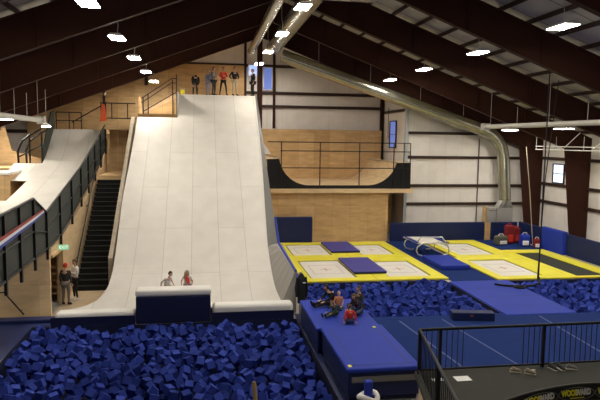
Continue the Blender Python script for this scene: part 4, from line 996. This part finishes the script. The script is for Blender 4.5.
# ------------------------------------------------------------------ foam cubes
rng = np.random.default_rng(5)
A = .114                                           # half edge
cent = []; rots = []; cell = {}
def key(x, y): return int(math.floor(x/.4)), int(math.floor(y/.4))
def overlap(c, R, nb):
    C = np.array([cent[i] for i in nb]); Rs = np.array([rots[i] for i in nb])      # columns are axes
    D = C-c; Rm = np.einsum('ij,njk->nik', R.T, Rs); Ab = np.abs(Rm)+1e-6
    tA = D @ R
    sep = np.any(np.abs(tA) > A+A*Ab.sum(2), axis=1)
    tB = np.einsum('ni,nij->nj', D, Rs)
    sep |= np.any(np.abs(tB) > A+A*Ab.sum(1), axis=1)
    if sep.all(): return False
    for i in range(3):
        i1, i2 = (i+1)%3, (i+2)%3
        for j in range(3):
            j1, j2 = (j+1)%3, (j+2)%3
            tt = np.abs(tA[:,i2]*Rm[:,i1,j]-tA[:,i1]*Rm[:,i2,j])
            sep |= tt > A*(Ab[:,i1,j]+Ab[:,i2,j])+A*(Ab[:,i,j1]+Ab[:,i,j2])
    return not sep.all()
def settle(x, y, R, base, top):
    nb = [i for a in (-1,0,1) for b in (-1,0,1) for i in cell.get((key(x,y)[0]+a,key(x,y)[1]+b), ()) if abs(cent[i][0]-x) < .39 and abs(cent[i][1]-y) < .39]
    z = base+A*np.abs(R[2]).sum()
    if not nb: return z
    if not overlap(np.array((x,y,z)), R, nb): lo = z
    zz = top+.02
    if overlap(np.array((x,y,zz)), R, nb): return None
    while zz-.04 > z and not overlap(np.array((x,y,zz-.04)), R, nb): zz -= .04
    return max(zz, z)
def fill(x0, x1, y0, y1, top, per):
    """drop cubes into a pit until its surface lies about level with top"""
    base = top-.50
    n = int((x1-x0)*(y1-y0)*per)
    for _ in range(n):
        best = None
        q = rng.normal(size=4); R = np.array(Quaternion(q/np.linalg.norm(q)).to_matrix())
        for _t in range(3):
            x, y = rng.uniform(x0+.205, x1-.205), rng.uniform(y0+.205, y1-.205)
            lim = top+.10*math.sin(x*1.7+y*.9)*math.sin(y*1.3-.5*x)
            z = settle(x, y, R, base, lim)
            if z is not None and (best is None or z < best[2]): best = (x, y, z)
        if best:
            cell.setdefault(key(best[0], best[1]), []).append(len(cent)); cent.append(best); rots.append(R)
fill(*PITS[0], -.06, 42); nleft = len(cent)
fill(*PITS[1], -.08, 42); fill(*PITS[2], -.08, 42); print('CUBES', len(cent))
cent_a = np.array(cent)
order = []
for i in range(nleft):
    x, y, z = cent[i]; kx, ky = key(x, y)
    cov = sum(1 for a in (-1,0,1) for b in (-1,0,1) for j in cell.get((kx+a,ky+b), ()) if j != i and cent[j][2] > z+.08 and math.hypot(cent[j][0]-x, cent[j][1]-.08-y) < .17)
    px, py, dz = proj(cent[i])
    if cov == 0 and -4 < px < 604 and py < 402: order.append((dz, i))
order.sort(); single = [i for _, i in order[:298]]; sset = set(single)
CV = [(-1,-1,-1),(1,-1,-1),(1,1,-1),(-1,1,-1),(-1,-1,1),(1,-1,1),(1,1,1),(-1,1,1)]
CF = [(0,3,2,1),(4,5,6,7),(0,1,5,4),(1,2,6,5),(2,3,7,6),(3,0,4,7)]
FM = ['foam','foam_b','foam_c','foam']
protos = []
for m_ in FM[:3]:
    mb = MB(); mb.bev(-A, A, -A, A, -A, A, m_, .008, 1); o = mb.build('foam_cube'); protos.append(o.data); bpy.data.objects.remove(o)
for i in single:
    o = bpy.data.objects.new('foam_cube', protos[i % 3]); COL.objects.link(o)
    o.matrix_world = Matrix.Translation(cent[i]) @ Matrix(rots[i].tolist()).to_4x4()
    tag(o, 'loose blue foam cube in the near part of the left foam pit', 'foam cube', 'foam cubes in the near part of the left pit')
mb = MB()
for i in range(len(cent)):
    if i in sset: continue
    mb.add([tuple(np.array(cent[i])+rots[i] @ (np.array(v)*A)) for v in CV], CF, FM[i % 3])
tag(mb.build('foam_cubes', fix=False), 'blue foam cubes filling the rest of the foam pits', 'foam cubes', kind='stuff')

# ------------------------------------------------------------------ world and view
w = bpy.data.worlds.new('world'); SC.world = w; w.use_nodes = True
w.node_tree.nodes['Background'].inputs[0].default_value = (.6,.7,1,1); w.node_tree.nodes['Background'].inputs[1].default_value = .3
vs_ = SC.view_settings; vs_.view_transform = 'Standard'; vs_.look = 'None'; vs_.gamma = 1; vs_.exposure = 0.62; vs_.use_curve_mapping = False
SC.display_settings.display_device = 'sRGB'
